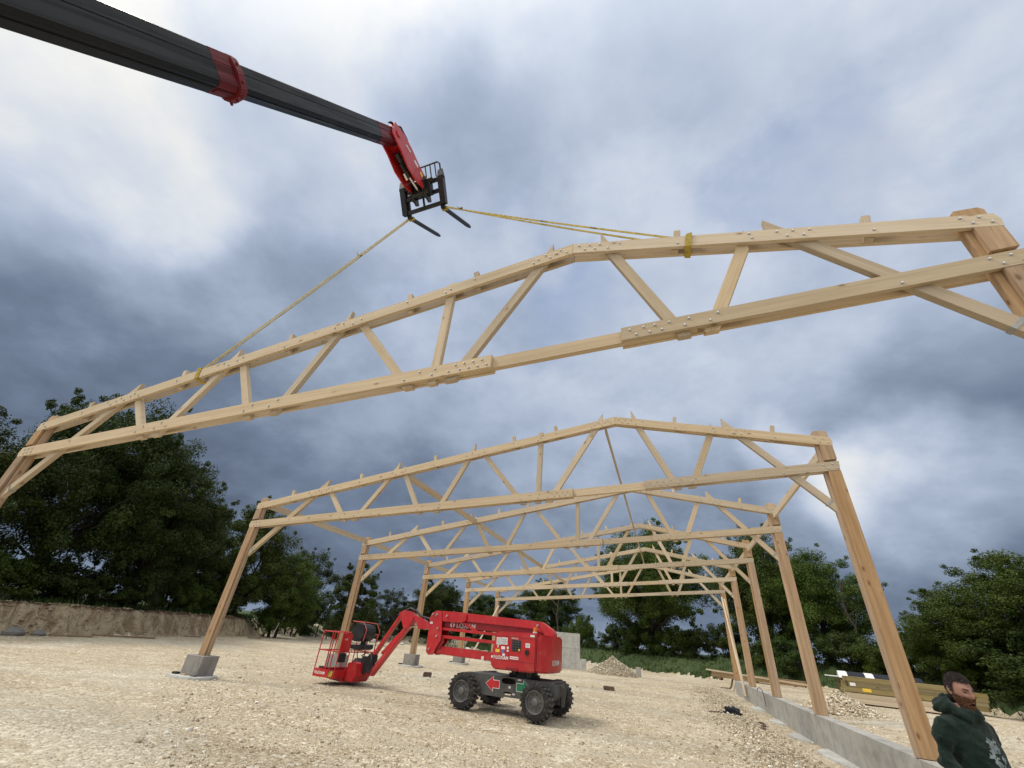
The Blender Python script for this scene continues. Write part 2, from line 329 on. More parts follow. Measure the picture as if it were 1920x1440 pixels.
def vnoise(x, y, s, seed=0):
    g = np.random.default_rng(seed).random((64, 64)); u = x/s; v = y/s; i = np.floor(u).astype(int); j = np.floor(v).astype(int); fu = u-i; fv = v-j; fu = fu*fu*(3-2*fu); fv = fv*fv*(3-2*fv)
    a = g[i % 64, j % 64]; b_ = g[(i+1) % 64, j % 64]; c = g[i % 64, (j+1) % 64]; d = g[(i+1) % 64, (j+1) % 64]
    return (a*(1-fu)+b_*fu)*(1-fv)+(c*(1-fu)+d*fu)*fv-.5

# ------------------------------------------------------------------ ground
YARD = [(-28.2, -60), (-28.0, 13.0), (-27.9, 16), (-29.8, 22), (-31.5, 29), (-35, 38), (-34, 50), (-22, 56), (-10, 53), (-3, 49), (3.5, 44), (9, 39), (13.5, 34), (14.5, 29), (14.2, 25), (18, 22), (26, 20), (60, 10), (60, -60)]
def sdist(x, y):
    d = np.full(x.shape, 1e9); n = len(YARD)
    for i in range(n):
        x0, y0 = YARD[i]; x1, y1 = YARD[(i+1) % n]; dx, dy = x1-x0, y1-y0
        t = np.clip(((x-x0)*dx+(y-y0)*dy)/(dx*dx+dy*dy), 0, 1); d = np.minimum(d, np.hypot(x-x0-t*dx, y-y0-t*dy))
    return np.where(pip(x, y, YARD), -d, d)
def sst(a, b_, x): t = np.clip((x-a)/(b_-a), 0, 1); return t*t*(3-2*t)
def hgt(x, y, sd=None):
    if sd is None: sd = sdist(x, y)
    z = .05*vnoise(x, y, 3.1, 1)+.030*vnoise(x, y, .9, 2)+.016*vnoise(x, y, .33, 3)+.10*vnoise(x+9, y, 9, 4)*sst(6, 20, np.hypot(x, y))
    z = z-.07*np.exp(-((x-2.9)/.7)**2)*0
    inn = sst(1.9, 3.3, x)*sst(3.88, 3.80, x)*sst(45, 36, y)
    z = z-.20*inn
    out = sst(3.88, 3.98, x)*sst(60, 36, y)*sst(-10, 2, y)
    z = z+out*(.42+.05*vnoise(x, y, 2.2, 8))
    hb = np.where(x < -20, 1.28, 1.28+(x+20)*.03); hb = np.clip(hb, .42, 1.28)+out*.2
    wob = .5*vnoise(x, y, 1.3, 5)+.35*vnoise(x, y, .5, 6)
    cut = (x < -26) & (y < 31); wide = np.where(x < -26, .55+4.2*sst(28, 39, y), 2.6); wob = wob+np.where(cut, .5*vnoise(x, y, .28, 9)+.25*vnoise(x+z, y, .13, 10), 0)
    rise = sst(0, 1, (sd+wob*.6)/wide)
    z = z+rise*(hb-out*.44*0)+sst(1, 16, sd)*np.where(x < -20, .5, .55)+sst(20, 200, sd)*-.6*0
    z = z+rise*.12*vnoise(x, y, .7, 7)
    return z
def axis(lims):
    out = []
    for a, b_, st in lims: out += list(np.arange(a, b_, st))
    return np.array(out+[lims[-1][1]])
gx = axis([(-1500, -300, 150), (-300, -80, 22), (-80, -36, 2.2), (-36, -24, .22), (-24, -8, .32), (-8, 7, .11), (7, 20, .35), (20, 60, 2), (60, 300, 24), (300, 1500, 150)])
gy = axis([(-600, -60, 90), (-60, -4, 4), (-4, 2, .4), (2, 14, .11), (14, 42, .22), (42, 60, .45), (60, 120, 4), (120, 400, 28), (400, 2200, 180)])
X, Y = np.meshgrid(gx, gy); sd = sdist(X, Y); Z = hgt(X, Y, sd)
nx, ny = len(gx), len(gy); V = np.stack([X, Y, Z], -1).reshape(-1, 3)
idx = np.arange(nx*ny).reshape(ny, nx); F = np.stack([idx[:-1, :-1], idx[:-1, 1:], idx[1:, 1:], idx[1:, :-1]], -1).reshape(-1, 4)
sf = (sd[:-1, :-1]+sd[1:, 1:]).reshape(-1)/2; xf = V[F].mean(1)[:, 0]; zf = V[F].mean(1)[:, 2]
yf = V[F].mean(1)[:, 1]; left = (xf < -26) & (yf < 31)
kind = np.where(sf < -.05, 0, np.where(left & (sf < .85), 1, np.where((~left) & (sf < np.where(xf < -24, 2.6, .5)+.5*vnoise(xf, yf, 1.1, 61)), 0, 2)))
def mesh_np(name, v, f, mat, parent=None, smooth=False, mats=None, midx=None):
    me = bpy.data.meshes.new(name); me.vertices.add(len(v)); me.vertices.foreach_set('co', np.asarray(v, np.float32).ravel())
    k = f.shape[1]; me.loops.add(f.size); me.loops.foreach_set('vertex_index', f.astype(np.int32).ravel()); me.polygons.add(len(f))
    me.polygons.foreach_set('loop_start', np.arange(0, f.size, k, dtype=np.int32)); me.update(calc_edges=True)
    if smooth: me.shade_smooth()
    return link(name, me, mat, parent)
for kk, nm, mt in ((0, 'ground', M_GRAVEL), (1, 'earth_bank', M_BANK), (2, 'terrain', M_GRASS)):
    ff = F[kind == kk]; u, inv = np.unique(ff, return_inverse=True)
    o = mesh_np(nm, V[u], inv.reshape(-1, 4), mt, smooth=True); tag(o, kind='structure')
def gz(x, y): return float(hgt(np.array([float(x)]), np.array([float(y)]))[0])

M_CLOD = simple('earth_clod', (.33, .25, .155), .95, 0, .6, 3, (.46, .39, .27))
# loose stones
CV = np.array([(-1, -1, -1), (1, -1, -1), (1, 1, -1), (-1, 1, -1), (-1, -1, 1), (1, -1, 1), (1, 1, 1), (-1, 1, 1)], float)
CF = np.array([(0, 3, 2, 1), (4, 5, 6, 7), (0, 1, 5, 4), (1, 2, 6, 5), (2, 3, 7, 6), (3, 0, 4, 7)])
def rubble(name, px, py, pz, size, mat):
    n = len(px); v = CV[None]*np.array([.5, .5, .5])+rng.uniform(-.28, .28, (n, 8, 3)); v[:, 4:, :2] *= rng.uniform(.3, .9, (n, 1, 1))
    v *= (size[:, None, None]*rng.uniform(.55, 1.25, (n, 1, 3))*np.array([1, 1, .62])); a = rng.uniform(0, 2*PI, n); c, s = np.cos(a)[:, None], np.sin(a)[:, None]
    x = v[:, :, 0]*c-v[:, :, 1]*s; y = v[:, :, 0]*s+v[:, :, 1]*c
    v = np.stack([x+px[:, None], y+py[:, None], v[:, :, 2]+pz[:, None]], -1).reshape(-1, 3)
    f = (CF[None]+8*np.arange(n)[:, None, None]).reshape(-1, 4); return mesh_np(name, v, f, mat)
def stonemat():
    m, T = newmat('limestone_chips'); g = T.new('ShaderNodeNewGeometry').outputs['Random Per Island']
    col = T.ramp(g, [(0, (.22, .165, .11)), (.25, (.38, .305, .21)), (.6, (.51, .435, .315)), (.85, (.66, .60, .48)), (1, (.78, .74, .65))])
    T.put(T.bsdf.inputs['Base Color'], col); T.bsdf.inputs['Roughness'].default_value = .95; T.bsdf.inputs['Specular IOR Level'].default_value = .15; return m
M_CHIP = stonemat()
N = 78000; a = rng.uniform(R(-52), R(80), N); r = 3.2*(26/3.2)**rng.random(N)**1.05; px = r*np.sin(a); py = r*np.cos(a)
dens = vnoise(px, py, 1.4, 21)+.8*vnoise(px, py, .5, 22); keep = (rng.random(N) < .62+dens*.9) & ~((px > 3.55) & (px < 4.15)) & (sdist(px, py) < -.2)
px, py, r = px[keep], py[keep], r[keep]
sz_ = np.clip(rng.lognormal(-3.97, .45, len(px)), .010, .080)*np.clip(.8+r/40, .8, 1.3)
tag(rubble('gravel_stones', px, py, hgt(px, py)+sz_*.10, sz_, M_CHIP), 'loose broken limestone chips scattered over the pale building site floor', 'gravel', kind='stuff')
# ridge of looser chips pushed up along the wall
N = 9000; py = rng.uniform(8, 34, N); px = rng.normal(2.0, .55, N); sz_ = np.clip(rng.lognormal(-3.55, .4, N), .015, .07)
tag(rubble('gravel_ridge', px, py, hgt(px, py)+.03*np.abs(rng.normal(0, 1, N)), sz_, M_CHIP), 'coarse chips heaped loosely beside the footing of the low wall', 'gravel', kind='stuff')
N = 4500; t_ = rng.random(N); k_ = rng.integers(0, 4, N); bp_ = np.array(YARD[:6]); bp_[0] = (-28.0, -4); px = bp_[k_, 0]+(bp_[k_+1, 0]-bp_[k_, 0])*t_; py = bp_[k_, 1]+(bp_[k_+1, 1]-bp_[k_, 1])*t_; px = px-np.abs(rng.normal(0, .35, N))+rng.random(N)*1.1-.2
sz_ = np.clip(rng.lognormal(-3.15, .45, N), .02, .15); tag(rubble('bank_rubble', px, py, hgt(px, py), sz_, M_CLOD), 'stones and clods sticking out of the cut earth bank and lying at its foot', 'rubble', kind='stuff')
def heap(x, y, rx, ry, h, label):
    n = 5200; rr = np.sqrt(rng.random(n)); aa = rng.uniform(0, 2*PI, n); ux, uy = rr*np.cos(aa), rr*np.sin(aa); zz = h*(np.clip(1-rr**1.25, 0, 1))*(1+.30*vnoise(ux*3, uy*3, .8, 31))
    X_, Y_ = np.meshgrid(np.linspace(-1.12, 1.12, 46), np.linspace(-1.12, 1.12, 46)); q = np.hypot(X_, Y_); Zg = h*np.clip(1-q**1.25, 0, 1)*(1+.30*vnoise(X_*3, Y_*3, .8, 31))-.06*(q > 1)+.05*vnoise(X_, Y_, .09, 32)
    v = np.stack([x+X_*rx, y+Y_*ry, gz(x, y)+Zg-.03], -1).reshape(-1, 3); ii = np.arange(46*46).reshape(46, 46); f = np.stack([ii[:-1, :-1], ii[:-1, 1:], ii[1:, 1:], ii[1:, :-1]], -1).reshape(-1, 4)
    e = empty('gravel_heap', (x, y, gz(x, y)), 0, label, 'gravel heap', 'heaps of dug gravel')
    o1 = mesh_np('mound', v, f, M_GRAVEL); o1.parent = e; o1.matrix_parent_inverse = Matrix.Translation(-e.location)
    s_ = np.clip(rng.lognormal(-3.25, .4, n), .02, .10); o2 = rubble('loose_stones', x+ux*rx*1.05, y+uy*ry*1.05, gz(x, y)+zz, s_, M_CHIP); o2.parent = e; o2.matrix_parent_inverse = Matrix.Translation(-e.location); o2['kind'] = 'stuff'
heap(-4.0, 36.6, 1.75, 1.6, 1.0, 'pointed gravel heap beyond the red lift, right of the tall concrete panel')
heap(5.42, 20.6, 1.12, 1.6, .54, 'low rounded gravel heap outside the right hand low wall, before the stacked timber')

# ------------------------------------------------------------------ timber frames
X0 = -4.4
def P_(x, z): return (x-X0, z+CZ)
def member(name, poly, y0, y1, mat, parent, a=None, b_=None):
    """poly in frame x,z; grain follows a->b"""
    if a is None: a, b_ = poly[0], poly[1]
    ang = math.atan2(b_[1]-a[1], b_[0]-a[0]); c, s = math.cos(ang), math.sin(ang)
    q = [((x-a[0])*c+(z-a[1])*s, -(x-a[0])*s+(z-a[1])*c) for x, z in poly]
    mb = MB(); mb.prism(q, 0, y1-y0, bev=.004); return mb.done(name, mat, parent, (a[0], y0, a[1]), (0, -ang, 0))
RID = P_(-.848, 5.52); TL = P_(-12.76, 3.168); TR = P_(4.055, 4.598)
BL = P_(-12.775, 2.586); BLe = P_(-2.03, 3.485); BR0 = P_(-.19, 3.655); BR = P_(4.05, 4.012)
CH = .215
def ztop(x): return lin(TL, RID, x) if x < RID[0] else lin(RID, TR, x)
def zbot(x): return lin(BL, BLe, x) if x < BLe[0] else (lin(BLe, BR0, x) if x < BR0[0] else lin(BR0, BR, x))
def bolt_mesh():
    mb = MB(); mb.cyl((0, -.003, 0), (0, 0, 0), .020, n=12); k0 = len(mb.bm.faces); mb.cyl((0, -.017, 0), (0, -.003, 0), .010, .012, n=6); mb.bm.faces.ensure_lookup_table()
    for f_ in mb.bm.faces[k0:]: f_.material_index = 1
    return mb
_b = bolt_mesh(); BOLTME = bpy.data.meshes.new('bolt'); _b.bm.to_mesh(BOLTME); _b.bm.free(); BOLTME.materials.append(M_BOLT); BOLTME.materials.append(M_GREYMETAL)
def bolts(par, pts):
    """bolts on the outside of a front plank, given in frame x,z"""
    pm = Matrix.Translation(par.location) @ par.rotation_euler.to_matrix().to_4x4(); inv = pm.inverted()
    for x, z in pts:
        o = link('bolt', BOLTME, None, par); o.matrix_local = inv @ Matrix.Translation((x, -.001, z))
def build_frame():
    root = empty('portal_truss', (X0, 0, 0))
    # columns: outer layers and core
    def column(xo, xi, xc, top, side):
        c = MB()
        y = [(0, .056), (.144, .20)]
        zb = .54; zt = top
        tc = ztop((xo+xi)/2); bc = zbot((xo+xi)/2)
        col = empty('column', (0, 0, 0)); col.parent = root
        mat = M_DOUG
        for y0, y1 in y:
            lo = P_(0, 0)
            member('outer_layer', [(xo, zb), (xo, zbot(xo)-CH-.002), (xi, zbot(xi)-CH-.002), (xi, zb)], y0, y1, mat, col)
            member('upper_block', [(xo, zbot(xo)+.045), (xo, ztop(xo)-CH*1.02-.002), (xi, ztop(xi)-CH*1.02-.002), (xi, zbot(xi)+.045)], y0, y1, mat, col)
        member('core', [(xo, zb), (xo, zt-.05), (xo+(xc-xo)*.15, zt), (xo+(xc-xo)*.85, zt), (xc, zt-.06), (xc, zb)], .058, .142, M_DOUG2, col)
        return col
    xl = P_(-12.75, 0)[0]; xr = P_(4.03, 0)[0]
    column(xl, xl+.235, xl+.30, P_(0, 3.374)[1], 'l'); column(xr, xr-.25, xr-.32, P_(0, 4.80)[1], 'r')
    # top chords
    for y0, y1 in ((0, .055), (.145, .20)):
        n = math.hypot(1, (RID[1]-TL[1])/(RID[0]-TL[0]))*CH
        t1 = member('top_chord', [(TL[0], TL[1]), (RID[0]-.001, RID[1]), (RID[0]-.001, RID[1]-n), (TL[0]+.03, TL[1]-n+.01), (TL[0]-.015, TL[1]-.12)], y0, y1, M_PINE, root)
        t2 = member('top_chord', [(RID[0]+.001, RID[1]), (TR[0]-.03, TR[1]), (TR[0], TR[1]-.1), (TR[0]-.02, TR[1]-n), (RID[0]+.001, RID[1]-n)], y0, y1, M_PINE, root)
        b1 = member('bottom_chord', [(BL[0]+.01, BL[1]), (BLe[0], BLe[1]), (BLe[0], BLe[1]-CH), (BL[0]+.03, BL[1]-CH), (BL[0]-.02, BL[1]-.12)], y0, y1, M_PINE, root)
        b2 = member('bottom_chord', [(BR0[0], BR0[1]), (BR[0], BR[1]), (BR[0]-.03, BR[1]-CH), (BR0[0], BR0[1]-CH)], y0, y1, M_PINE, root)
        if y0 == 0: T1, T2, B1, B2 = t1, t2, b1, b2
    xa, xb = P_(-3.35, 0)[0], P_(.75, 0)[0]
    member('tie_splice', [(xa, zbot(xa)-.012), (xb, zbot(xb)-.012), (xb, zbot(xb)-CH+.008), (xa, zbot(xa)-CH+.008)], .057, .143, M_PINE, root)
    def web(name, xt, zt, xb, zb, w=.15, top='v', prot=.07, mat=M_PINE):
        """centre line from top tip to bottom; vertical cut on top, cut parallel to the tie below"""
        (xt, zt), (xb, zb) = (xt-X0, zt), (xb-X0, zb); d = Vector((xt-xb, 0, zt-zb)).normalized(); nx_, nz_ = -d.z, d.x
        hw = w/2
        def on(side, z=None, x=None):
            px_, pz_ = xb+nx_*hw*side, zb+nz_*hw*side
            if x is not None: t = (x-px_)/d.x; return (x, pz_+d.z*t)
            # meet line z = zbot - CH - prot
            g = (zbot(px_)-CH-prot); sl_ = .0837; t = (g-pz_)/(d.z-sl_*d.x); return (px_+d.x*t, pz_+d.z*t)
        if abs(d.x) < .06: tops = [(xb+nx_*hw, zt), (xb-nx_*hw, zt)]
        else:
            xe = xt+(hw*.5-.05 if d.x > 0 else -hw*.5+.05); tops = [on(1, x=xe), on(-1, x=xe)]
        o = [on(1), on(-1)]
        poly = [o[0], tops[0], tops[1], o[1]]
        member(name, poly, .057, .143, mat, root, o[0], tops[0])
    def brace(xt, zt, xb, zb, w=.16):
        (xt, zt), (xb, zb) = (xt-X0, zt), (xb-X0, zb); d = Vector((xt-xb, 0, zt-zb)).normalized(); nx_, nz_ = -d.z, d.x; hw = w/2
        def at(side, x): px_, pz_ = xb+nx_*hw*side, zb+nz_*hw*side; t = (x-px_)/d.x; return (x, pz_+d.z*t)
        poly = [at(1, xb), at(1, xt), at(-1, xt), at(-1, xb)]
        pts = member('knee_brace', poly, .057, .143, M_PINE, root, poly[0], poly[1])
        # steel strap shoe at the foot
        mb = MB(); mb.bar((xb+d.x*.12, .10, zb+d.z*.12), (xb+d.x*.165, .10, zb+d.z*.165), .098, .172); mb.done('steel_shoe', M_GREYMETAL, root)
    brace(-10.14, 5.52, -12.42, 3.30); brace(1.83, 6.85, 3.74, 4.66)
    web('web_member', -9.98, 5.25, -9.03, 4.20, .14)
    web('web_member', -7.55, 6.04, -8.80, 4.25, .14); web('web_member', -7.42, 5.92, -6.38, 4.25, .14)
    web('web_member', -5.02, 6.52, -6.12, 4.30, .14); web('web_member', -4.84, 6.42, -3.15, 4.50, .14)
    web('web_member', -3.01, 6.88, -2.985, 4.60, .14); web('web_member', -1.18, 7.24, -2.80, 4.65, .15)
    web('web_member', -.42, 7.26, .62, 5.05, .15); web('web_member', 1.58, 6.68, .86, 5.05, .16)
    for x in (-11.46, -8.90, -6.32, -3.80, -2.53, .69, 2.915):
        x -= X0; sl_ = .198 if x < RID[0] else -.188; z = ztop(x); u = Vector((-sl_, 0, 1)).normalized()*.15; t = Vector((1, 0, sl_)).normalized()*.045
        p = [(x-t.x-u.x*1.55, z-t.z-u.z*1.55), (x-t.x+u.x*1.3, z-t.z+u.z*1.3), (x+t.x+u.x*1.3, z+t.z+u.z*1.3), (x+t.x-u.x*1.55, z+t.z-u.z*1.55)]
        member('purlin_cleat', p, .057, .143, M_PINE, root)
    q = lambda L: [(x-X0, z) for x, z in L]
    def under(xs, f, s): return [(x-X0, f(x-X0)-s[i % len(s)]) for i, x in enumerate(xs)]
    bolts(T1, under([-12.62, -12.50, -11.46, -10.75, -10.62, -10.5, -10.38, -10.25, -10.10, -10.02, -9.86, -8.9, -7.75, -7.6, -7.42, -7.3, -6.32, -5.25, -5.08, -4.86, -4.7, -3.8, -3.05, -2.97, -2.53, -1.5, -1.42, -1.3, -1.22, -1.12, -1.05, -.95], ztop, (.06, .15, .10)))
    bolts(T2, under([-.75, -.66, -.58, -.5, -.42, -.30, -.12, .69, 1.60, 1.62, 1.92, 2.02, 2.1, 2.2, 2.28, 2.915, 3.72, 3.80, 3.88, 3.96], ztop, (.06, .15)))
    bolts(B1, under([-12.62, -12.58, -12.50, -12.46, -12.38, -12.34, -11.2, -9.25, -9.1, -8.75, -8.62, -6.6, -6.45, -6.05, -5.9, -3.45, -3.2, -2.98, -2.94, -2.7, -2.6, -2.52, -2.46, -2.38, -2.32, -2.24, -2.18, -2.1], zbot, (.06, .155)))
    bolts(B2, under([-.08, 0, .10, .17, .24, .32, .42, .60, .66, .9, 1.0, 2.9, 3.72, 3.80, 3.90, 3.98], zbot, (.06, .155)))
    return root
f0 = build_frame()
frames = [f0]+[copy_tree(f0) for _ in range(5)]
FY = [4.55, 10.63, 16.62, 22.58, 28.61, 34.67]
FL = ['nearest big timber roof frame hung by yellow straps across the top of the picture', 'second timber roof frame, first one standing complete behind the hung frame',
      'third timber roof frame from the front, its tie running above the red lift', 'fourth timber roof frame from the front, in the middle of the row', 'fifth timber roof frame, next to the farthest one', 'farthest and smallest timber roof frame at the end of the row']
for f, y, lb in zip(frames, FY, FL): f.location.y = y; tag(f, lb, 'roof frame', 'timber roof frames standing in a row')
frames[0].location = (X0-.035, 4.548, .010); frames[0].rotation_euler = (R(.43), R(.13), R(-.40))
# purlins between the standing frames
PR = [('left eaves beam', -12.62, 4.86, .07, .20), ('left slope purlin', -7.36, 5.76, .07, .20), ('ridge beam', -1.13, 6.90, .045, .16), ('right eaves beam', 3.90, 6.05, .07, .20)]
NM = ['second and third', 'third and fourth', 'fourth and fifth', 'fifth and farthest']
for nm, x, z, wd, ht in PR:
    for k in range(4):
        y0 = FY[k+1]+(.202 if nm != 'left slope purlin' else .202); y1 = FY[k+2]-.002
        mb = MB(); mb.box((0, -wd/2, -ht/2), (y1-y0, wd/2, ht/2), .004); o = mb.done('purlin', M_PINE, None, (x, y0, z), (0, 0, PI/2))
        tag(o, 'pale wooden %s between the %s timber frames' % (nm, NM[k]), 'beam', 'long beams tying the roof frames together')
# leaning battens
def plank(name, p, q, wd, ht, mat, label, cat, group=None):
    p = Vector(p); q = Vector(q); d = q-p; mb = MB(); mb.box((0, -wd/2, -ht/2), (d.length, wd/2, ht/2), .003); o = mb.done(name, mat, None, p); o.rotation_euler = d.to_track_quat('X', 'Z').to_euler(); return tag(o, label, cat, group)
plank('batten', (3.55, 29.6, .05), (3.72, 34.45, 5.2), .09, .045, M_PINE, 'pale batten leaning by the farthest right column, left one of the pair', 'plank', 'pale battens propping the columns')
plank('batten', (3.66, 30.2, .05), (3.86, 34.4, 5.1), .09, .045, M_PINE, 'pale batten leaning by the farthest right column, right one of the pair', 'plank', 'pale battens propping the columns')
plank('batten', (-12.4, 29.5, .05), (-12.35, 34.4, 3.7), .10, .05, M_PINE, 'pale batten propping the farthest left column', 'plank', 'pale battens propping the columns')

# ------------------------------------------------------------------ foundations
lbl = ['nearest', 'second', 'third', 'fourth', 'fifth', 'farthest']
for k, y in enumerate(FY):
    e = empty('concrete_pad', (-12.63, y+.1, 0), 0, 'grey concrete plinth under the %s left column' % lbl[k], 'concrete plinth', 'concrete plinths under the left columns')
    mb = MB(); mb.box((-.33, -.25, -.15), (.31, .27, .538), .012); mb.done('plinth', M_CONCD, e)
    mb = MB(); pts = []
    for i in range(22):
        a_ = 2*PI*i/22; rr = 1+.10*random.uniform(-1, 1); pts.append((math.copysign(abs(math.cos(a_))**.55, math.cos(a_))*.60*rr, -.06+math.copysign(abs(math.sin(a_))**.55, math.sin(a_))*.52*rr))
    mb.prism(pts, -.12, .075, 'z', .02); mb.done('footing', M_CONCL, e)
    mb = MB(); mb.box((-.50, -.36, .072), (-.34, -.22, .125), .004); mb.done('packing_block', M_BLACK, e)
    mb = MB(); mb.box((-.18, -.33, .072), (-.03, -.255, .105), .003); mb.done('packing_block', M_DOUG2, e)
    mb = MB(); mb.box((.20, -.34, .072), (.36, -.26, .11), .003); mb.done('packing_block', M_GREY, e)
we = empty('low_wall', (3.87, 20, 0), 0, 'long low grey concrete wall carrying the right hand columns', 'low wall')
segs = [3.0, 4.9, 10.95, 16.9, 22.9, 28.9, 34.98]
for i in range(6):
    mb = MB(); mb.box((3.73-3.87, segs[i]+.004-20, -.5), (4.05-3.87, segs[i+1]-.004-20, .538-.006*(i % 2)), .008); mb.done('wall_segment', M_CONC, we)
for i, (y0, y1) in enumerate(((9.2, 12.6), (13.8, 16.2), (17.6, 19.4), (21, 22.6), (25, 27))):
    pts = [(3.74, y0), (3.74, y1)]+[(3.74-.45*math.sin(PI*t)**.5*(1+.15*random.uniform(-1, 1)), y1+(y0-y1)*t) for t in (.04, .14, .26, .4, .53, .66, .78, .88, .96)]
    mb = MB(); mb.prism(pts, -.35, gz(3.5, (y0+y1)/2)+.05, 'z', .015); o = mb.done('footing_slab', M_CONCL)
    tag(o, 'pale patch of poured footing along the low wall, %s of five counted from the camera' % ('first', 'second', 'third', 'fourth', 'fifth')[i], 'footing', 'footing patches along the low wall')
# tall concrete panel
e = empty('concrete_wall', (-8.3, 36.6, 0), R(10), 'tall grey cast concrete wall panel standing behind the red lift', 'concrete wall')
mb = MB(); mb.box((-1.9, 0, -.2), (1.9, .22, 2.35), .01); mb.done('wall_slab', M_CONCL, e)
mb = MB(); [mb.box((-1.9, -.006, z), (1.9, .0, z+.02)) for z in (1.35,)]; [mb.box((x, -.004, 0), (x+.015, 0, 2.35)) for x in (-.6, .7)]; mb.done('joint_line', M_CONCD, e)
for x in (-1.3, .05, 1.3):
    for z in (.4, 1.0, 1.6, 2.1): mb = MB(); mb.cyl((x, -.008, z), (x, .01, z), .04, n=10); mb.done('tie_hole', M_CONCD, e)
mb = MB(); mb.box((1.93, -.1, -.1), (2.35, .3, .75), .01); mb.done('side_block', M_CONCL, e)
mb = MB(); mb.box((-.17, -.15, -.1), (.17, .15, .62), .02); tag(mb.done('concrete_post', M_CONC, None, (-2.25, 36.9, 0)), 'short square concrete post to the right of the pointed gravel heap', 'concrete post')
# ------------------------------------------------------------------ trees
def leaf_cards(cent, rad, n, size, g, up=.35):
    """n leaf quads spread through clumps; returns verts, faces"""
    k = len(cent); ci = g.integers(0, k, n); d = g.normal(size=(n, 3)); d /= np.linalg.norm(d, axis=1)[:, None]
    rr = g.random(n)**.45; p = cent[ci]+d*(rad[ci]*rr[:, None]); nr = d+g.normal(size=(n, 3))*.8+np.array([0, 0, up]); nr /= np.linalg.norm(nr, axis=1)[:, None]
    t = np.cross(nr, g.normal(size=(n, 3))); t /= np.linalg.norm(t, axis=1)[:, None]; b_ = np.cross(nr, t); s = size*g.uniform(.55, 1.3, n)[:, None]
    v = np.stack([p-t*s*.5, p+b_*s*.32, p+t*s*.6, p-b_*s*.32], 1).reshape(-1, 3); return v, np.arange(4*n).reshape(n, 4)
def crown_mesh(name, seed, H, Rr, z0, nclump, nleaf, size, mat, lean=.12, flat=1.0, spike=0):
    g = np.random.default_rng(seed); C_ = []; RD = []
    lob = g.uniform(0, 2*PI, 5)
    while len(C_) < nclump:
        d = g.normal(size=3); d /= np.linalg.norm(d); rr = g.random()**.38; az_ = math.atan2(d[1], d[0])
        bulge = 1+.22*math.cos(3*az_+lob[0])*math.cos(2.3*d[2]+lob[1])+.14*math.cos(5*az_+lob[2]+3*d[2])
        zc = z0+(H-z0)*.5; p = np.array([d[0]*Rr*rr*bulge, d[1]*Rr*rr*bulge, zc+d[2]*(H-z0)*.5*rr*(1+.15*math.cos(4*az_+lob[3]))])
        if p[2] < z0 or (p[2] < zc and np.hypot(p[0], p[1]) < Rr*.25 and g.random() < .5): continue
        s = g.uniform(.11, .23)*Rr; C_.append(p); RD.append(np.array([s*1.15, s*1.15, s*.95*flat]))
    C_ = np.array(C_); RD = np.array(RD); v, f = leaf_cards(C_, RD, nleaf, size, g)
    # fine outlying sprays so the outline breaks up
    ns = nclump//2; id_ = g.integers(0, len(C_), ns); d = C_[id_]-np.array([0, 0, z0+(H-z0)*.45]); d /= np.linalg.norm(d, axis=1)[:, None]+1e-6
    c2 = C_[id_]+d*RD[id_]*g.uniform(.9, 1.9, (ns, 1)); v2, f2 = leaf_cards(c2, np.full((ns, 3), Rr*.055), nleaf//9, size*.9, g)
    v = np.concatenate([v, v2]); f = np.concatenate([f, f2+len(v)-len(v2)])
    me = bpy.data.meshes.new(name); me.vertices.add(len(v)); me.vertices.foreach_set('co', v.astype(np.float32).ravel()); me.loops.add(f.size); me.loops.foreach_set('vertex_index', f.astype(np.int32).ravel())
    me.polygons.add(len(f)); me.polygons.foreach_set('loop_start', np.arange(0, f.size, 4, dtype=np.int32)); me.update(calc_edges=True); me.materials.append(mat); return me, C_
def trunk_mesh(name, seed, H, Rr, z0, C_, r0, nb=16, multi=1):
    g = np.random.default_rng(seed+50); mb = MB()
    for s_ in range(multi):
        bx, by = (0, 0) if multi == 1 else (g.uniform(-.5, .5), g.uniform(-.4, .4)); pts = []; n = 7; ph = g.uniform(0, 6)
        for i in range(n):
            t = i/(n-1); pts.append((bx*(1+2*t)+.18*math.sin(ph+3*t)*t*Rr*.4, by*(1+2*t)+.15*math.cos(ph+2.6*t)*t*Rr*.4, -.5+(H*.80+.5)*t))
        q = r0/(multi**.5); mb.tube(pts, [q*(1.25 if i == 0 else 1)*(1-.86*i/(n-1)) for i in range(n)], 9)
        for c in C_[g.choice(len(C_), min(nb, len(C_)), replace=False)]:
            t = min(.9, max(.22, (c[2]/H)*g.uniform(.5, .8))); i = t*(n-1); k = int(i); a_ = Vector(pts[k]).lerp(Vector(pts[min(k+1, n-1)]), i-k); e_ = Vector(c); m = a_.lerp(e_, .5)+Vector((g.uniform(-.2, .2), g.uniform(-.2, .2), Rr*.05)); rr = q*(1-.8*t)*.55
            mb.tube([a_, m, e_], [rr, rr*.6, rr*.15], 5)
    me = bpy.data.meshes.new(name); mb.bm.to_mesh(me); mb.bm.free(); me.materials.append(M_BARK); me.shade_smooth(); return me
PROT = {}
def proto(key, seed, H, Rr, z0, nc, nl, size, mat, r0, multi=1, **k):
    c, C_ = crown_mesh('crown', seed, H, Rr, z0, nc, nl, size, mat, **k); PROT[key] = (c, trunk_mesh('trunk', seed, H, Rr, z0, C_, r0, multi=multi), H, Rr)
proto('oak', 1, 12, 5.2, 2.3, 200, 110000, .155, M_LEAFS[1], .42)
proto('oakb', 2, 12, 5.0, 1.2, 210, 110000, .155, M_LEAFS[1], .40)
proto('dense', 3, 11, 4.4, 1.2, 220, 110000, .14, M_LEAFS[0], .30, 2)
proto('denseb', 4, 11, 4.2, 1.0, 210, 110000, .14, M_LEAFS[0], .30, 3)
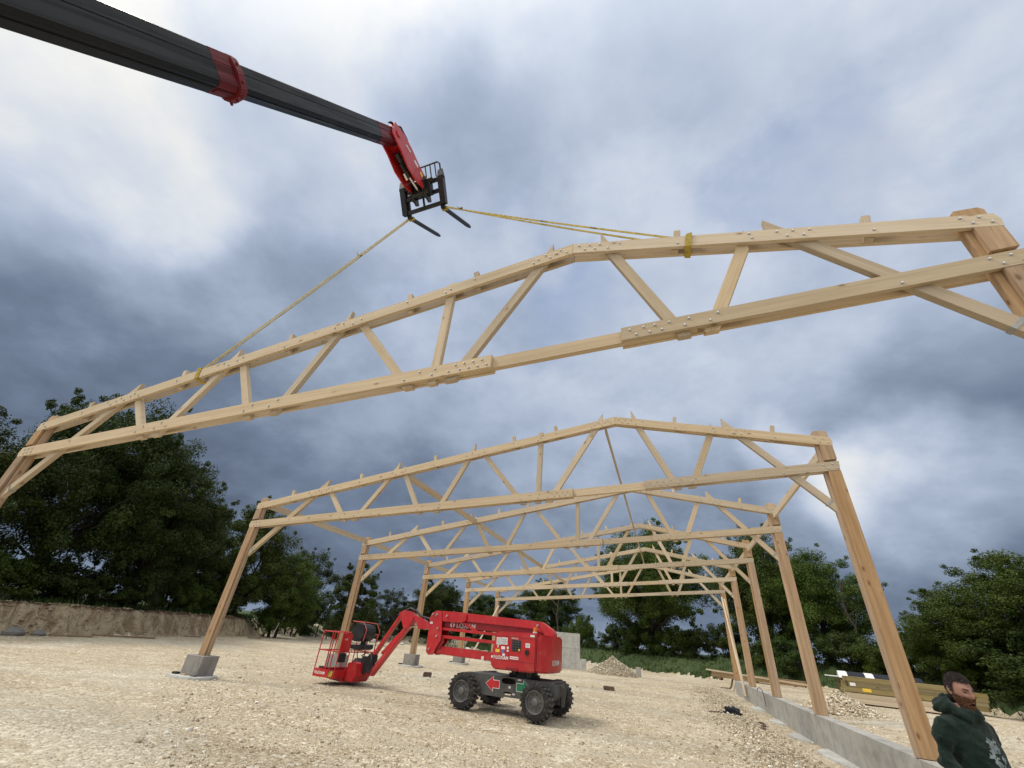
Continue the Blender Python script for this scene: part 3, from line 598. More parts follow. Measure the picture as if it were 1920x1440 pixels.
proto('airy', 5, 9, 3.6, 1.2, 100, 32000, .14, M_LEAFS[2], .16, 3)
proto('fresh', 6, 9, 3.6, .3, 150, 65000, .15, M_LEAFS[1], .24, 2)
proto('slim', 8, 9, 2.4, 1.0, 110, 40000, .14, M_LEAFS[0], .18, 1)
proto('bush', 9, 3.2, 2.3, -.2, 80, 26000, .12, M_LEAFS[0], .10, 3)
proto('bushb', 10, 3.4, 2.2, -.2, 70, 19000, .12, M_LEAFS[2], .10, 3)
proto('bushc', 12, 3.0, 2.5, -.3, 80, 25000, .12, M_LEAFS[1], .10, 3)
def tree(key, x, y, H, Rr, label, rz=None, name='tree', cat='tree', group='trees round the building site'):
    c, t, h0, r0 = PROT[key]; e = empty(name, (x, y, gz(x, y)-.05), random.uniform(0, 6.28) if rz is None else rz, label, cat, group)
    e.scale = (Rr/r0, Rr/r0, H/h0)
    link('crown', c, None, e); link('trunk' if name == 'tree' else 'stem', t, None, e)
TREES = [
 ('denseb', -31.5, 3, 8, 4.6, 'dark tree on the left bank, mostly beyond the left edge of the picture'),
 ('dense', -31.6, 9.8, 8.0, 3.9, 'dark leafy tree at the left edge above the bank, behind the hung frame column'),
 ('dense', -32.3, 15.6, 12.1, 3.9, 'tallest dark tree of the left row, poking up past the hung frame'),
 ('denseb', -31.6, 20.0, 9.2, 3.3, 'broad dark tree in the left row, right beside the tallest one'),
 ('denseb', -33.5, 23.6, 7.6, 2.3, 'feathery dark tree forming the right shoulder of the left row'),
 ('fresh', -33.2, 28.8, 8.5, 3.1, 'rounded bright green tree left of the second left column top'),
 ('fresh', -32.4, 33.4, 6.4, 2.8, 'low bright green tree behind the second left column foot'),
 ('airy', -35.4, 38.6, 7.8, 3.3, 'airy tree with see-through crown between the second and third left columns'),
 ('slim', -29.5, 39.3, 6.9, 2.2, 'slim upright dark tree just left of the third left column'),
 ('airy', -33.5, 52.5, 5.3, 2.8, 'small loose tree right of the third left column'),
 ('dense', -28.6, 55.5, 6.9, 3.2, 'rounded dark tree behind the fourth left column'),
 ('denseb', -22.9, 60.5, 5.0, 4.2, 'low dark tree between the fourth and fifth left columns above the red lift'),
 ('dense', -15.0, 62.6, 7.4, 3.9, 'mid green tree behind the red lift turret under the farthest frame'),
 ('oak', -1.6, 53.2, 12.2, 5.7, 'big spreading oak with a clear trunk standing alone behind the far frames'),
 ('oakb', 8.2, 45.2, 9.6, 4.0, 'large dense oak behind the right hand columns, left half'),
 ('oakb', 11.6, 43.0, 7.6, 3.6, 'large dense oak behind the right hand columns, right half'),
 ('oakb', 15.0, 33.0, 4.4, 2.6, 'bushy green tree at the right edge, left part of the clump'),
 ('oakb', 18.3, 32.2, 5.7, 3.5, 'bushy green tree at the right edge, highest part of the clump'),
 ('dense', 25.5, 24.0, 6.2, 3.8, 'green tree just beyond the right edge of the picture'),
]
for key, x, y, H, Rr, lb in TREES: tree(key, x, y, H, Rr, lb)
# undergrowth: individual bushes along the edge
ORD = ['first', 'second', 'third', 'fourth', 'fifth', 'sixth', 'seventh', 'eighth', 'ninth', 'tenth', 'eleventh', 'twelfth', 'thirteenth', 'fourteenth', 'fifteenth', 'sixteenth', 'seventeenth', 'eighteenth', 'nineteenth', 'twentieth', 'last but two', 'last but one', 'last']
def bush_line(pts, step, hr, label, group):
    acc = -1
    for (x0, y0), (x1, y1) in zip(pts, pts[1:]):
        L = math.hypot(x1-x0, y1-y0); n = max(1, int(L/step))
        for i in range(n):
            t = (i+random.uniform(.2, .8))/n; h_ = random.uniform(*hr); k = random.choice(['bush', 'bush', 'bushb', 'bushc']); acc += 1
            tree(k, x0+(x1-x0)*t+random.uniform(-.5, .5), y0+(y1-y0)*t+random.uniform(-.5, .5), h_, random.uniform(1.5, 2.3), ORD[min(acc, 22)]+' '+label, name='bush', cat='bush', group=group)
bush_line([(-31.2, 5), (-31.0, 12), (-31.2, 19), (-33.2, 24), (-34.6, 31)], 2.1, (1.6, 2.7), 'bush from the left edge under the tall trees on the earth bank', 'undergrowth under the left trees')
bush_line([(-36.5, 41), (-34, 53), (-27, 58.5), (-20, 59.5), (-11, 58.5)], 2.6, (2.0, 3.6), 'bush from the left in the hedge behind the left columns and red lift', 'hedge behind the left columns')
bush_line([(-10, 57), (-5, 54.5), (1.5, 51.5), (6, 47)], 2.3, (2.3, 3.7), 'bush from the left in the hedge below the big lone oak', 'hedge below the lone oak')
bush_line([(6, 44.0), (10, 41.0), (14.6, 36.5), (16.2, 32), (16.2, 27.6), (18.8, 23.8), (26, 21.8), (34, 19)], 1.95, (1.7, 2.6), 'bush from the left in the hedge behind the timber packs on the right', 'hedge behind the timber stacks')
def bare_tree(x, y, H, label, seed):
    g = random.Random(seed); e = empty('bare_tree', (x, y, gz(x, y)), 0, label, 'bare tree', 'leafless trees'); mb = MB(); tips = []
    pts = [(0, 0, -.2)]; 
    for i in range(7): pts.append((pts[-1][0]+g.uniform(-.22, .22), pts[-1][1]+g.uniform(-.15, .15), (i+1)*H/7))
    mb.tube(pts, [.11*(1-i/8.5) for i in range(8)], 7); mb.done('trunk', M_BARK, e, smooth=True)
    mb = MB()
    for i in range(15):
        k = g.randint(2, 6); a_ = Vector(pts[k]); d = Vector((g.uniform(-1, 1), g.uniform(-.6, .6), g.uniform(.3, 1.2))).normalized(); L = g.uniform(.5, 1.5)*H/7*(1.4 if k < 5 else .8); m = a_+d*L*.5+Vector((g.uniform(-.1, .1), 0, .06)); q = a_+d*L+Vector((0, 0, .12))
        mb.tube([a_, m, q], [.035, .022, .008], 5); mb.tube([m, m+(q-m)*.6+Vector((g.uniform(-.3, .3), 0, g.uniform(0, .3)))], [.015, .005], 4)
    mb.done('twigs', M_BARK, e)
bare_tree(12.9, 40.2, 5.4, 'dead leafless tree right of the big right hand oak', 3)
bare_tree(13.0, 36.6, 3.6, 'pale bare sapling showing just behind the biggest right column', 5)
bare_tree(-12.5, 57.5, 7.2, 'bare twiggy tree behind the lift turret under the farthest tie', 8)
bare_tree(-23.5, 57, 6.2, 'bare twiggy tree left of the fifth left column', 12)
# grass tufts on the bank top and at the far edge
N = 60000; x = rng.uniform(-38, 30, N); y = rng.uniform(4, 60, N); s = sdist(x, y); k = (s > np.where(x < -26, .8, .3)) & (s < 7) & (rng.random(N) < np.exp(-s/3.5)+.15); x, y = x[k], y[k]
n = len(x)*3; x = np.repeat(x, 3)+rng.normal(0, .12, n); y = np.repeat(y, 3)+rng.normal(0, .12, n); z = hgt(x, y); hh = rng.uniform(.10, .34, n); a_ = rng.uniform(0, PI, n); ww = .035
dx, dy = np.cos(a_)*ww, np.sin(a_)*ww; lx, ly = rng.normal(0, .09, n), rng.normal(0, .09, n)
v = np.stack([np.stack([x-dx, y-dy, z-.03], -1), np.stack([x+dx, y+dy, z-.03], -1), np.stack([x+lx, y+ly, z+hh], -1)], 1).reshape(-1, 3)
M_BLADE = leafmat('grass_blade', (.028, .052, .010), (.05, .078, .018), (.07, .085, .03))
tag(mesh_np('grass', v, np.arange(3*n).reshape(n, 3), M_BLADE), 'unmown green grass along the top of the bank and the far edge of the site', 'grass', kind='stuff')

# ------------------------------------------------------------------ articulated boom lift
LC = (-4.06, 13.10, 0); LA = math.atan2(-.10, .99)
lift = empty('boom_lift', LC, LA, 'red articulated boom lift with empty basket parked on the gravel under the frames', 'boom lift')
def text(body, size, mat, parent, loc, rot=(PI/2, 0, 0), name='lettering', ext=.001, bold=.012, spacing=1.0, sx=1.0):
    cu = bpy.data.curves.new(name, 'FONT'); cu.body = body; cu.size = size; cu.extrude = ext; cu.offset = bold*size; cu.space_character = spacing; cu.resolution_u = 3
    to = bpy.data.objects.new('tmp', cu); COL.objects.link(to); me = bpy.data.meshes.new_from_object(to); bpy.data.objects.remove(to); bpy.data.curves.remove(cu); me.name = name
    me.materials.clear(); o = link(name, me, mat, parent, loc, rot); o.scale = (sx, 1, 1); return o
def holed(name, outer, holes, y0, y1, mat, parent, bev=0):
    cu = bpy.data.curves.new(name, 'CURVE'); cu.dimensions = '2D'; cu.fill_mode = 'BOTH'; cu.extrude = (y1-y0)/2; cu.bevel_depth = bev
    for lp in [outer]+holes:
        s_ = cu.splines.new('POLY'); s_.points.add(len(lp)-1)
        for p, (a_, b_) in zip(s_.points, lp): p.co = (a_, b_, 0, 1)
        s_.use_cyclic_u = True
    to = bpy.data.objects.new('tmp', cu); COL.objects.link(to); me = bpy.data.meshes.new_from_object(to); bpy.data.objects.remove(to); bpy.data.curves.remove(cu); me.name = name; me.materials.clear(); me.transform(Matrix.Translation((0, (y0+y1)/2, 0)) @ Matrix.Rotation(PI/2, 4, 'X'))
    return link(name, me, mat, parent)
def oval(cx, cz, w_, h_, n=20): return [(cx+math.copysign(abs(math.cos(2*PI*i/n))**.6, math.cos(2*PI*i/n))*w_/2, cz+math.copysign(abs(math.sin(2*PI*i/n))**.8, math.sin(2*PI*i/n))*h_/2) for i in range(n)]
# chassis
prof = [(-1.18, .78), (-1.08, .805), (1.26, .805), (1.36, .74), (1.36, .55), (1.22, .44), (.36, .385), (.02, .385), (-.10, .36), (-.62, .36), (-.74, .40), (-1.22, .48)]
holes = [oval(.09, .715, .40, .135), oval(.08, .455, .22, .075)]
ch = holed('chassis', prof, holes, -.60, -.585, M_GREY, lift, .004)
holed('side_plate', prof, holes, .325, .34, M_GREY, ch, .004)
mb = MB(); mb.box((-1.10, -.58, .78), (1.30, .32, .80)); mb.box((-1.15, -.58, .42), (-.45, .32, .46)); mb.box((.5, -.58, .42), (1.2, .32, .46)); mb.box((-1.2, -.58, .46), (-1.17, .32, .78)); mb.box((1.30, -.58, .5), (1.33, .32, .77)); mb.box((-.7, -.2, .5), (-.4, .2, .78)); mb.box((.5, -.2, .5), (.8, .2, .78)); mb.done('deck', M_GREY, ch)
mb = MB(); [mb.cyl((x, -.72, .40), (x, .72, .40), .09) for x in (-1.07, .97)]; [mb.box((x-.11, s*.66-.05, .24), (x+.11, s*.66+.05, .60), .02) for x in (-1.07, .97) for s in (-1, 1)]; mb.done('axle', M_GREY, lift)
MB().prism([(1.33, .72), (1.42, .70), (1.46, .55), (1.42, .30), (1.36, .28), (1.36, .5)], -.10, -.05).done('steering_bracket', M_GREY, ch)
# wheels
def wheel(x, s, first=None):
    e = empty('wheel', (x, s*.82, .40)); e.parent = lift
    if s > 0: e.rotation_euler = (0, 0, PI)
    if first:
        for o in first.children:
            c = o.copy(); COL.objects.link(c); c.parent = e
        return e
    yo = -.15
    mb = MB(); mb.lathe([(.225, yo+.03), (.235, yo-.005), (.30, yo-.012), (.352, yo), (.372, yo+.04), (.372, .11), (.35, .15), (.235, .15), (.225, .12)], (0, 0, 0), n=48, caps=(0, 0), loop=True)
    for k in range(24):                                            # zig-zag ribs of the airless side wall
        for j, sg in ((0, 1), (1, -1)):
            a0, a1 = 2*PI*(k+j*.5)/24, 2*PI*(k+j*.5+.5)/24; ra, rb = (.255, .335) if sg > 0 else (.335, .255)
            mb.bar((ra*math.cos(a0), yo-.012, ra*math.sin(a0)), (rb*math.cos(a1), yo-.012, rb*math.sin(a1)), .014, .013, up=(0, 1, 0))
    mb.done('tyre', M_TYRE, e)
    mb = MB()
    for k in range(22):
        for j, sg in ((0, -1), (.5, 1)):
            a0 = 2*PI*(k+j)/22; y0, y1 = (yo-.005, .012) if sg < 0 else (-.012, .15)
            da = .13; p = (.382*math.cos(a0), y0, .382*math.sin(a0)); q = (.382*math.cos(a0+sg*da), y1, .382*math.sin(a0+sg*da)); n_ = (math.cos(a0), 0, math.sin(a0))
            mb.bar(p, q, .040, .040, up=n_, bev=.006)
    mb.done('tread_lugs', M_TREAD, e)
    mb = MB(); mb.lathe([(.235, yo-.012), (.228, yo-.02), (.215, yo-.012), (.20, yo+.05), (.12, yo+.06), (.085, yo+.045), (.08, yo-.005), (.055, yo-.02), (.03, yo-.022)], (0, 0, 0), n=36, caps=(0, 1)); mb.done('rim', M_RIM, e, smooth=True)
    mb = MB()
    for k in range(9): a0 = 2*PI*k/9; mb.cyl((.145*math.cos(a0), yo+.035, .145*math.sin(a0)), (.145*math.cos(a0), yo+.06, .145*math.sin(a0)), .011, n=6)
    mb.done('wheel_nuts', M_BLACK, e); return e
w0 = wheel(-1.07, -1); wheel(.97, -1, w0); wheel(-1.07, 1, w0); wheel(.97, 1, w0)
mb = MB(); mb.cyl((.28, 0, .80), (.28, 0, .87), .42, n=32); mb.cyl((.28, 0, .87), (.28, 0, .99), .36, n=32); mb.box((.10, -.42, .86), (.20, -.36, .97)); mb.box((.5, -.45, .81), (.62, -.35, .95)); mb.done('slewing_ring', M_BLACK, lift)
# turret covers
tp = [(-.30, 1.70), (-.27, 1.77), (-.20, 1.80), (.90, 1.83), (.90, .99), (.80, .965), (-.26, .945), (-.38, 1.06)]
cov = MB().prism(tp, -.85, -.26, bev=.03).done('turret_cover', M_RED, lift, smooth=True)
MB().prism(tp, .26, .85, bev=.03).done('turret_cover', M_RED, lift, smooth=True)
cwp = [(.91, -.85), (.98, -.845), (1.09, -.74), (1.16, -.52), (1.19, -.2), (1.19, .2), (1.16, .52), (1.09, .74), (.98, .845), (.91, .85)]
MB().prism(cwp, .97, 1.80, 'z', bev=.045).done('counterweight', M_RED, lift, smooth=True)
MB().box((-.25, -.25, .96), (.90, .25, 1.25), .01).done('turret_base', M_REDDK, lift)
mb = MB(); mb.box((.10, -.875, .955), (.42, -.845, 1.035), .012); mb.done('cover_handle', M_REDDK, cov)
mb = MB(); mb.box((-.25, -.857, 1.165), (.86, -.848, 1.168)); mb.box((-.31, -.856, 1.695), (.90, -.849, 1.70)); mb.box((.14, -.857, 1.17), (.145, -.849, 1.69)); mb.done('cover_seams', M_REDDK, cov)
mb = MB(); mb.box((.22, -.858, 1.385), (.48, -.846, 1.635), .006); mb.done('control_panel', M_BLACK, cov)
pn = cov.children[-1] if cov.children else cov
mb = MB()
for i in range(4):
    for j in range(3): mb.box((.245+j*.075, -.866, 1.41+i*.055), (.285+j*.075, -.857, 1.435+i*.055))
mb.done('panel_labels', M_GREY, cov); mb = MB(); mb.cyl((.44, -.87, 1.42), (.44, -.857, 1.42), .026); mb.done('key_switch', M_YEL, cov)
mb = MB(); mb.cyl((.66, -.885, 1.38), (.66, -.85, 1.38), .055, n=20); mb.box((.62, -.88, 1.41), (.70, -.852, 1.44), .004); mb.done('cable_socket', M_BLACK, cov)
[MB().box(a_, b_).done('sticker', M_WHITE, cov) for a_, b_ in (((-.23, -.856, 1.50), (-.09, -.851, 1.66)), ((-.08, -.856, 1.51), (.09, -.851, 1.67)), ((-.19, -.856, 1.43), (-.165, -.851, 1.50)), ((-.08, -.856, 1.40), (.03, -.851, 1.465)), ((.085, -.856, 1.42), (.14, -.851, 1.47)), ((.09, -.856, 1.36), (.14, -.851, 1.40)), ((.61, -.856, 1.49), (.73, -.851, 1.585)), ((.73, -.856, 1.735), (.85, -.851, 1.78)), ((-.03, -.856, 1.26), (.04, -.851, 1.31)))]
mb = MB(); [mb.box((-.215, -.858, 1.62-.025*i), (-.11, -.8555, 1.626-.025*i)) for i in range(5)]; [mb.box((-.065, -.858, 1.63-.02*i), (.07, -.8555, 1.634-.02*i)) for i in range(6)]; [mb.box((.63, -.858, 1.56-.02*i), (.71, -.8555, 1.565-.02*i)) for i in range(3)]; mb.done('sticker_print', M_BLACK, cov)
mb = MB(); mb.box((-.24, -.857, 1.325), (-.12, -.851, 1.395)); mb.done('yellow_sticker', M_YEL, cov)
mb = MB(); mb.box((-.075, -.8575, 1.32), (.01, -.852, 1.38)); mb.done('blue_sticker', M_BLUE, cov)
mb = MB(); mb.box((.19, -.857, 1.205), (.43, -.852, 1.265)); mb.done('red_white_sticker', M_WHITE, cov); mb = MB(); mb.box((.20, -.859, 1.228), (.42, -.856, 1.242)); mb.done('sticker_stripe', M_REDS, cov)
text('LOXAM', .105, M_WHITE, cov, (-.222, -.853, 1.18), bold=.03, sx=1.02); text('HA16 RTJ', .045, M_WHITE, cov, (.20, -.853, 1.655), bold=.02)
def ring_logo(x, z, r, par, y): 
    mb = MB()
    for s_ in (-1, 1):
        pts = [(x+s_*r*.95*math.sin(t)*.8, y, z+r*math.cos(t)) for t in [PI*(.12+.76*i/8) for i in range(9)]]; mb.tube(pts, [r*.10+r*.2*math.sin(PI*i/8) for i in range(9)], 6)
    mb.done('logo_mark', M_WHITE, par)
ring_logo(-.275, 1.217, .036, cov, -.852)
MB().box((-.352, -.854, 1.19), (-.318, -.85, 1.24)).done('sticker', M_WHITE, cov)
mb = MB(); mb.cyl((.74, -.55, 1.82), (.74, -.55, 1.86), .06, n=16); mb.done('beacon_base', M_WHITE, lift); mb = MB(); mb.cyl((.74, -.55, 1.86), (.74, -.55, 1.96), .055, .045, n=16); mb.done('beacon', M_ORANGE, lift)
text('LOXAM', .16, M_WHITE, lift, (1.197, -.40, 1.15), (PI/2, 0, PI/2), sx=1.0)
# arrows
def arrow(x0, x1, z, hh, mat, y):
    s_ = 1 if x1 > x0 else -1; L = abs(x1-x0); A = lambda k: [(x0, z-hh*.5*k), (x0, z+hh*.5*k), (x0+s_*L*.48, z+hh*.5*k), (x0+s_*L*.48, z+hh*k), (x1+s_*(k-1)*.1, z), (x0+s_*L*.48, z-hh*k), (x0+s_*L*.48, z-hh*.5*k)]
    p = A(1.0); o = [(x+( .014 if (x-x0)*s_ > L*.9 else (-.014 if abs(x-x0) < .01 else -.012))*s_, zz+math.copysign(.014, zz-z) if abs(zz-z) > .01 else zz) for x, zz in p]
    MB().prism(o, y-.002, y).done('arrow_outline', M_WHITE, ch); MB().prism(p, y-.004, y-.0021).done('direction_arrow', mat, ch)
arrow(-.17, -.55, .615, .155, M_REDS, -.6045); arrow(.33, .72, .615, .155, M_GREENS, -.6045)
MB().box((.10, -.608, .565), (.16, -.6045, .615)).done('sticker', M_WHITE, ch); MB().box((.22, -.608, .44), (.29, -.6045, .475)).done('sticker', M_WHITE, ch); MB().box((.35, -.608, .755), (.44, -.6045, .785)).done('sticker', M_WHITE, ch)
# booms
BY = -.12
def bx(name, poly, hw, mat=M_RED, cy=BY, bev=.012, par=None): return MB().prism(poly, cy-hw, cy+hw, bev=bev).done(name, mat, par or lift)
bx('lower_boom', [(-2.62, 1.10), (-2.62, 1.30), (.2, 1.28), (.2, 1.07)], .13)
riser = [(-2.80, 2.02), (-2.74, 2.13), (-2.60, 2.20), (-2.42, 2.20), (-2.38, 2.05), (-2.32, 1.72), (-2.30, 1.45), (-2.44, 1.22), (-2.50, 1.07), (-2.66, 1.05), (-2.76, 1.13)]
for s_ in (-1, 1): MB().prism(riser, BY+s_*.20-.015, BY+s_*.20+.015, bev=.004).done('riser_plate', M_RED, lift)
bx('riser_core', [(-2.79, 2.0), (-2.6, 2.15), (-2.45, 2.1), (-2.50, 1.1), (-2.66, 1.08), (-2.75, 1.15)], .183, M_REDDK)
MB().prism([(-2.42, 1.52), (-2.24, 1.55), (-2.22, 1.40), (-2.32, 1.24), (-2.44, 1.20)], BY-.17, BY-.12).done('link_plate', M_REDDK, lift)
bx('parallel_arm', [(-2.45, 1.705), (-2.45, 1.78), (.1, 1.75), (.1, 1.675)], .16, bev=.006); bx('parallel_arm', [(-2.45, 1.50), (-2.45, 1.58), (.1, 1.56), (.1, 1.48)], .16, bev=.006)
bx('second_boom', [(-2.35, 1.79), (-2.35, 2.0), (.9, 1.97), (.9, 1.76)], .10, M_REDDK)
sb = lift.children[-1]
text('LOXAM', .175, simple('faded_white', (.42, .38, .37), .6, 0, .2, 6), lift, (-1.90, BY-.104, 1.80), bold=.03, sx=1.08); ring_logo(-2.03, 1.862, .07, lift, BY-.106)
up = bx('upper_boom', [(-2.45, 2.0), (-2.42, 2.19), (-1.5, 2.19), (.72, 2.12), (.82, 2.10), (1.12, 1.94), (1.18, 1.86), (1.17, 1.70), (.95, 1.70), (.86, 1.84), (.55, 1.93), (-1.5, 1.97)], .135)
bx('boom_cover', [(-2.60, 1.98), (-2.52, 2.15), (-2.40, 2.205), (-1.62, 2.20), (-1.54, 2.14), (-1.56, 1.98), (-1.70, 1.925), (-2.30, 1.925)], .19)
bx('strut', [(-1.80, 1.96), (-1.70, 1.98), (-1.16, 1.78), (-1.20, 1.72)], .14, bev=.005)
mb = MB()
for x, z in ((-2.55, 2.10), (-2.66, 1.20), (-2.46, 1.74), (-2.46, 1.54), (-2.20, 2.08), (.72, 2.02), (-2.70, 2.10)): mb.cyl((x, BY-.245, z), (x, BY+.2, z), .022, n=10); mb.bar((x-.03, BY-.24, z-.035), (x+.03, BY-.24, z+.035), .012, .018, up=(0, 1, 0))
mb.done('pivot_pins', M_METAL, lift)
MB().box((-2.76, BY-.219, 1.84), (-2.67, BY-.2155, 1.89)).done('sticker', M_WHITE, lift); MB().box((-.95, BY-.134, 1.09), (-.87, BY-.1305, 1.17)).done('sticker', M_WHITE, lift)
# jib
bx('jib_adaptor', [(-2.80, 1.72), (-2.80, 1.88), (-3.0, 1.88), (-3.25, 1.99), (-3.52, 2.03), (-3.56, 1.95), (-3.36, 1.84), (-3.26, 1.68), (-3.1, 1.67)], .10)
bx('jib_knuckle', [(-3.46, 1.98), (-3.62, 2.12), (-3.90, 2.15), (-4.08, 2.05), (-3.95, 1.90), (-3.80, 1.66), (-3.68, 1.62), (-3.58, 1.72)], .12)
mb = MB(); mb.tube([(-3.95, BY+.02, 2.13), (-3.75, BY+.02, 2.22), (-3.5, BY+.02, 2.15), (-3.3, BY+.03, 2.02), (-2.9, BY+.03, 1.96)], .035); mb.done('hose_bundle', M_BLACK, lift, smooth=True)
mb = MB(); mb.cyl((-3.66, BY, 1.70), (-3.2, BY, 1.76), .022); mb.cyl((-4.70, BY, .62), (-4.35, BY, 1.0), .02); mb.done('cylinder_rod', M_CHROME, lift)
mb = MB(); mb.bar((-4.02, BY, 2.02), (-4.80, BY, .83), .16, .085, bev=.008); mb.done('jib_arm', M_RED, lift)
mb = MB(); mb.bar((-3.72, BY, 1.68), (-4.74, BY, .36), .18, .13, bev=.01); mb.done('jib_arm', M_RED, lift)
mb = MB(); mb.bar((-3.95, BY, 1.5), (-4.5, BY, .93), .09, .07, bev=.008); mb.done('jib_cylinder', M_RED, lift)
mb = MB(); mb.prism([(-4.70, .86), (-4.86, .92), (-4.98, .80), (-5.14, .74), (-5.22, .40), (-5.05, .36), (-4.86, .42), (-4.74, .34), (-4.66, .44)], BY-.09, BY+.09, bev=.008); mb.cyl((-5.12, BY, .34), (-5.12, BY, .80), .10); mb.done('basket_rotator', M_BLACK, lift)
mb = MB()
for k in range(4): mb.tube([(-4.8, BY-.11, .5+.08*k), (-4.72, BY-.16, .62+.05*k), (-4.78, BY-.13, .86), (-5.0, BY-.13, .9), (-5.25, BY-.05, .8)], .013, 6)
mb.done('hoses', M_BLACK, lift, smooth=True)
# basket
bk = empty('basket', (0, 0, 0)); bk.parent = lift
bA, bB, bC, bD = -6.28, -5.46, -.95, .66
MB().box((bA, bC, .215), (bB, bD, .245), .004).done('floor', M_GREY, bk)
mb = MB(); mb.box((bA-.01, bC-.01, .205), (bB+.01, bC+.012, .405), .005); mb.box((bA-.01, bD-.012, .205), (bB+.01, bD+.01, .405), .005); mb.box((bA-.01, bC+.015, .205), (bA+.012, bD-.015, .405), .005); mb.box((bB-.012, bC+.015, .205), (bB+.01, bD-.015, .405), .005); mb.done('toe_board', M_RED, bk)
mb = MB(); mb.prism([(bB+.012, .14), (bB+.012, .60), (-5.30, .64), (-5.08, .60), (-5.04, .30), (-5.15, .13)], -.48, .22, bev=.015); mb.prism([(-6.05, .20), (-5.46, .20), (-5.46, .12), (-5.9, .14)], -.6, .3); mb.done('mounting_frame', M_RED, bk)
r_ = .017; mb = MB(); tz, mz = 1.385, .88
mb.tube([(bA, bC, tz), (bB, bC, tz)], r_, 8); mb.tube([(bA, bC, tz), (bA, bD, tz), (bB, bD, tz)], r_, 8); mb.tube([(bB, bD, tz), (bB, bD-.42, tz)], r_, 8); mb.tube([(bB, bC, tz), (bB, bC+.3, tz)], r_, 8)
mb.tube([(bA-.02, bC, mz), (bB, bC, mz), (bB, bD, mz), (bA, bD, mz)], r_*.9, 8, True)
for x, y in ((bA, bC), (bA+.40, bC), (bA+.60, bC), (bB, bC), (bB, bC+.45), (bB, bD), (bB, bD-.45), (bA, bD), (bA+.45, bD), (bA, bC+.5), (bA, bC+1.1)): mb.tube([(x, y, .40), (x, y, mz if (x == bB and abs(y-bC-.45) < .01) else tz)], r_, 8)
mb.done('guard_rail', M_RED, bk, smooth=True)
mb = MB(); mb.box((bB-.02, bC+.02, .86), (bB+.01, bC+.42, 1.36), .006); mb.done('side_panel', M_RED, bk); MB().box((bB+.012, bC+.12, 1.19), (bB+.016, bC+.15, 1.23)).done('sticker', M_WHITE, bk); MB().box((bB+.012, bC+.2, 1.18), (bB+.016, bC+.215, 1.24)).done('sticker', M_WHITE, bk)
mb = MB(); mb.box((bB-.06, bC+.04, .61), (bB+.02, bC+.32, .85), .012); mb.done('document_box', M_BLACK, bk)
mb = MB(); mb.prism([(-5.82, 1.30), (-5.76, 1.62), (-5.64, 1.68), (-5.34, 1.64), (-5.24, 1.52), (-5.24, 1.32), (-5.34, 1.20), (-5.66, 1.16)], -.26, .30, bev=.03); mb.done('control_console', M_BLACK, bk, smooth=True)
mb = MB(); mb.prism([(-5.78, .96), (-5.80, 1.07), (-5.22, 1.10), (-5.20, 1.0), (-5.34, .94)], -.24, .28, bev=.015); mb.box((-5.5, -.05, 1.08), (-5.4, .1, 1.2)); mb.done('console_tray', M_BLACK, bk)
mb = MB(); mb.tube([(-5.84, -.30, 1.18), (-5.88, -.30, 1.40), (-5.80, -.30, 1.72), (-5.30, -.30, 1.70), (-5.16, -.30, 1.50), (-5.20, -.30, 1.20)], .014, 8); mb.tube([(-5.80, -.30, 1.72), (-5.80, .34, 1.72), (-5.30, .34, 1.70), (-5.14, .34, 1.48), (-5.2, .34, 1.1)], .014, 8); mb.tube([(-5.84, -.30, 1.18), (-5.66, -.30, 1.12)], .014, 8); mb.done('console_guard', simple('faded_red', (.46, .06, .05), .5), bk, smooth=True)
mb = MB(); mb.prism([(-5.62, .25), (-5.60, .60), (-5.54, .72), (-5.44, .72), (-5.38, .60), (-5.34, .25)], -.12, .12, bev=.01); mb.done('foot_switch', M_GREY, bk)
mb = MB(); [mb.tube([(-5.7+i*.12, -.2, .96), (-5.66+i*.12, -.22, .88+.03*(i % 2)), (-5.6+i*.12, -.2, .95)], .008, 6) for i in range(4)]; mb.tube([(-5.48, -.05, 1.0), (-5.5, -.1, .85), (-5.47, -.05, .7)], .014, 6); mb.done('cables', M_BLACK, bk)
text('LOXAM', .10, M_WHITE, bk, (-6.16, bC-.012, .275), bold=.03, sx=1.0); ring_logo(-6.20, .312, .038, bk, bC-.013)
mb = MB(); mb.box((-5.68, bC-.0135, .23), (-5.50, bC-.0105, .395)); mb.done('hazard_plate', M_BLACK, bk)
mb = MB()
for i in range(4): x0 = -5.70+.05*i; lo, hi = .24, .385; mb.prism([(max(-5.675, x0), lo+.0), (x0+.025, lo), (min(-5.505, x0+.115), hi), (min(-5.52, x0+.09), hi)] if x0+.025 > -5.67 else [(-5.675, lo+.03), (-5.675, lo+.01), (-5.6, hi), (-5.62, hi)], bC-.0165, bC-.014)
mb.done('hazard_stripes', M_YEL, bk)

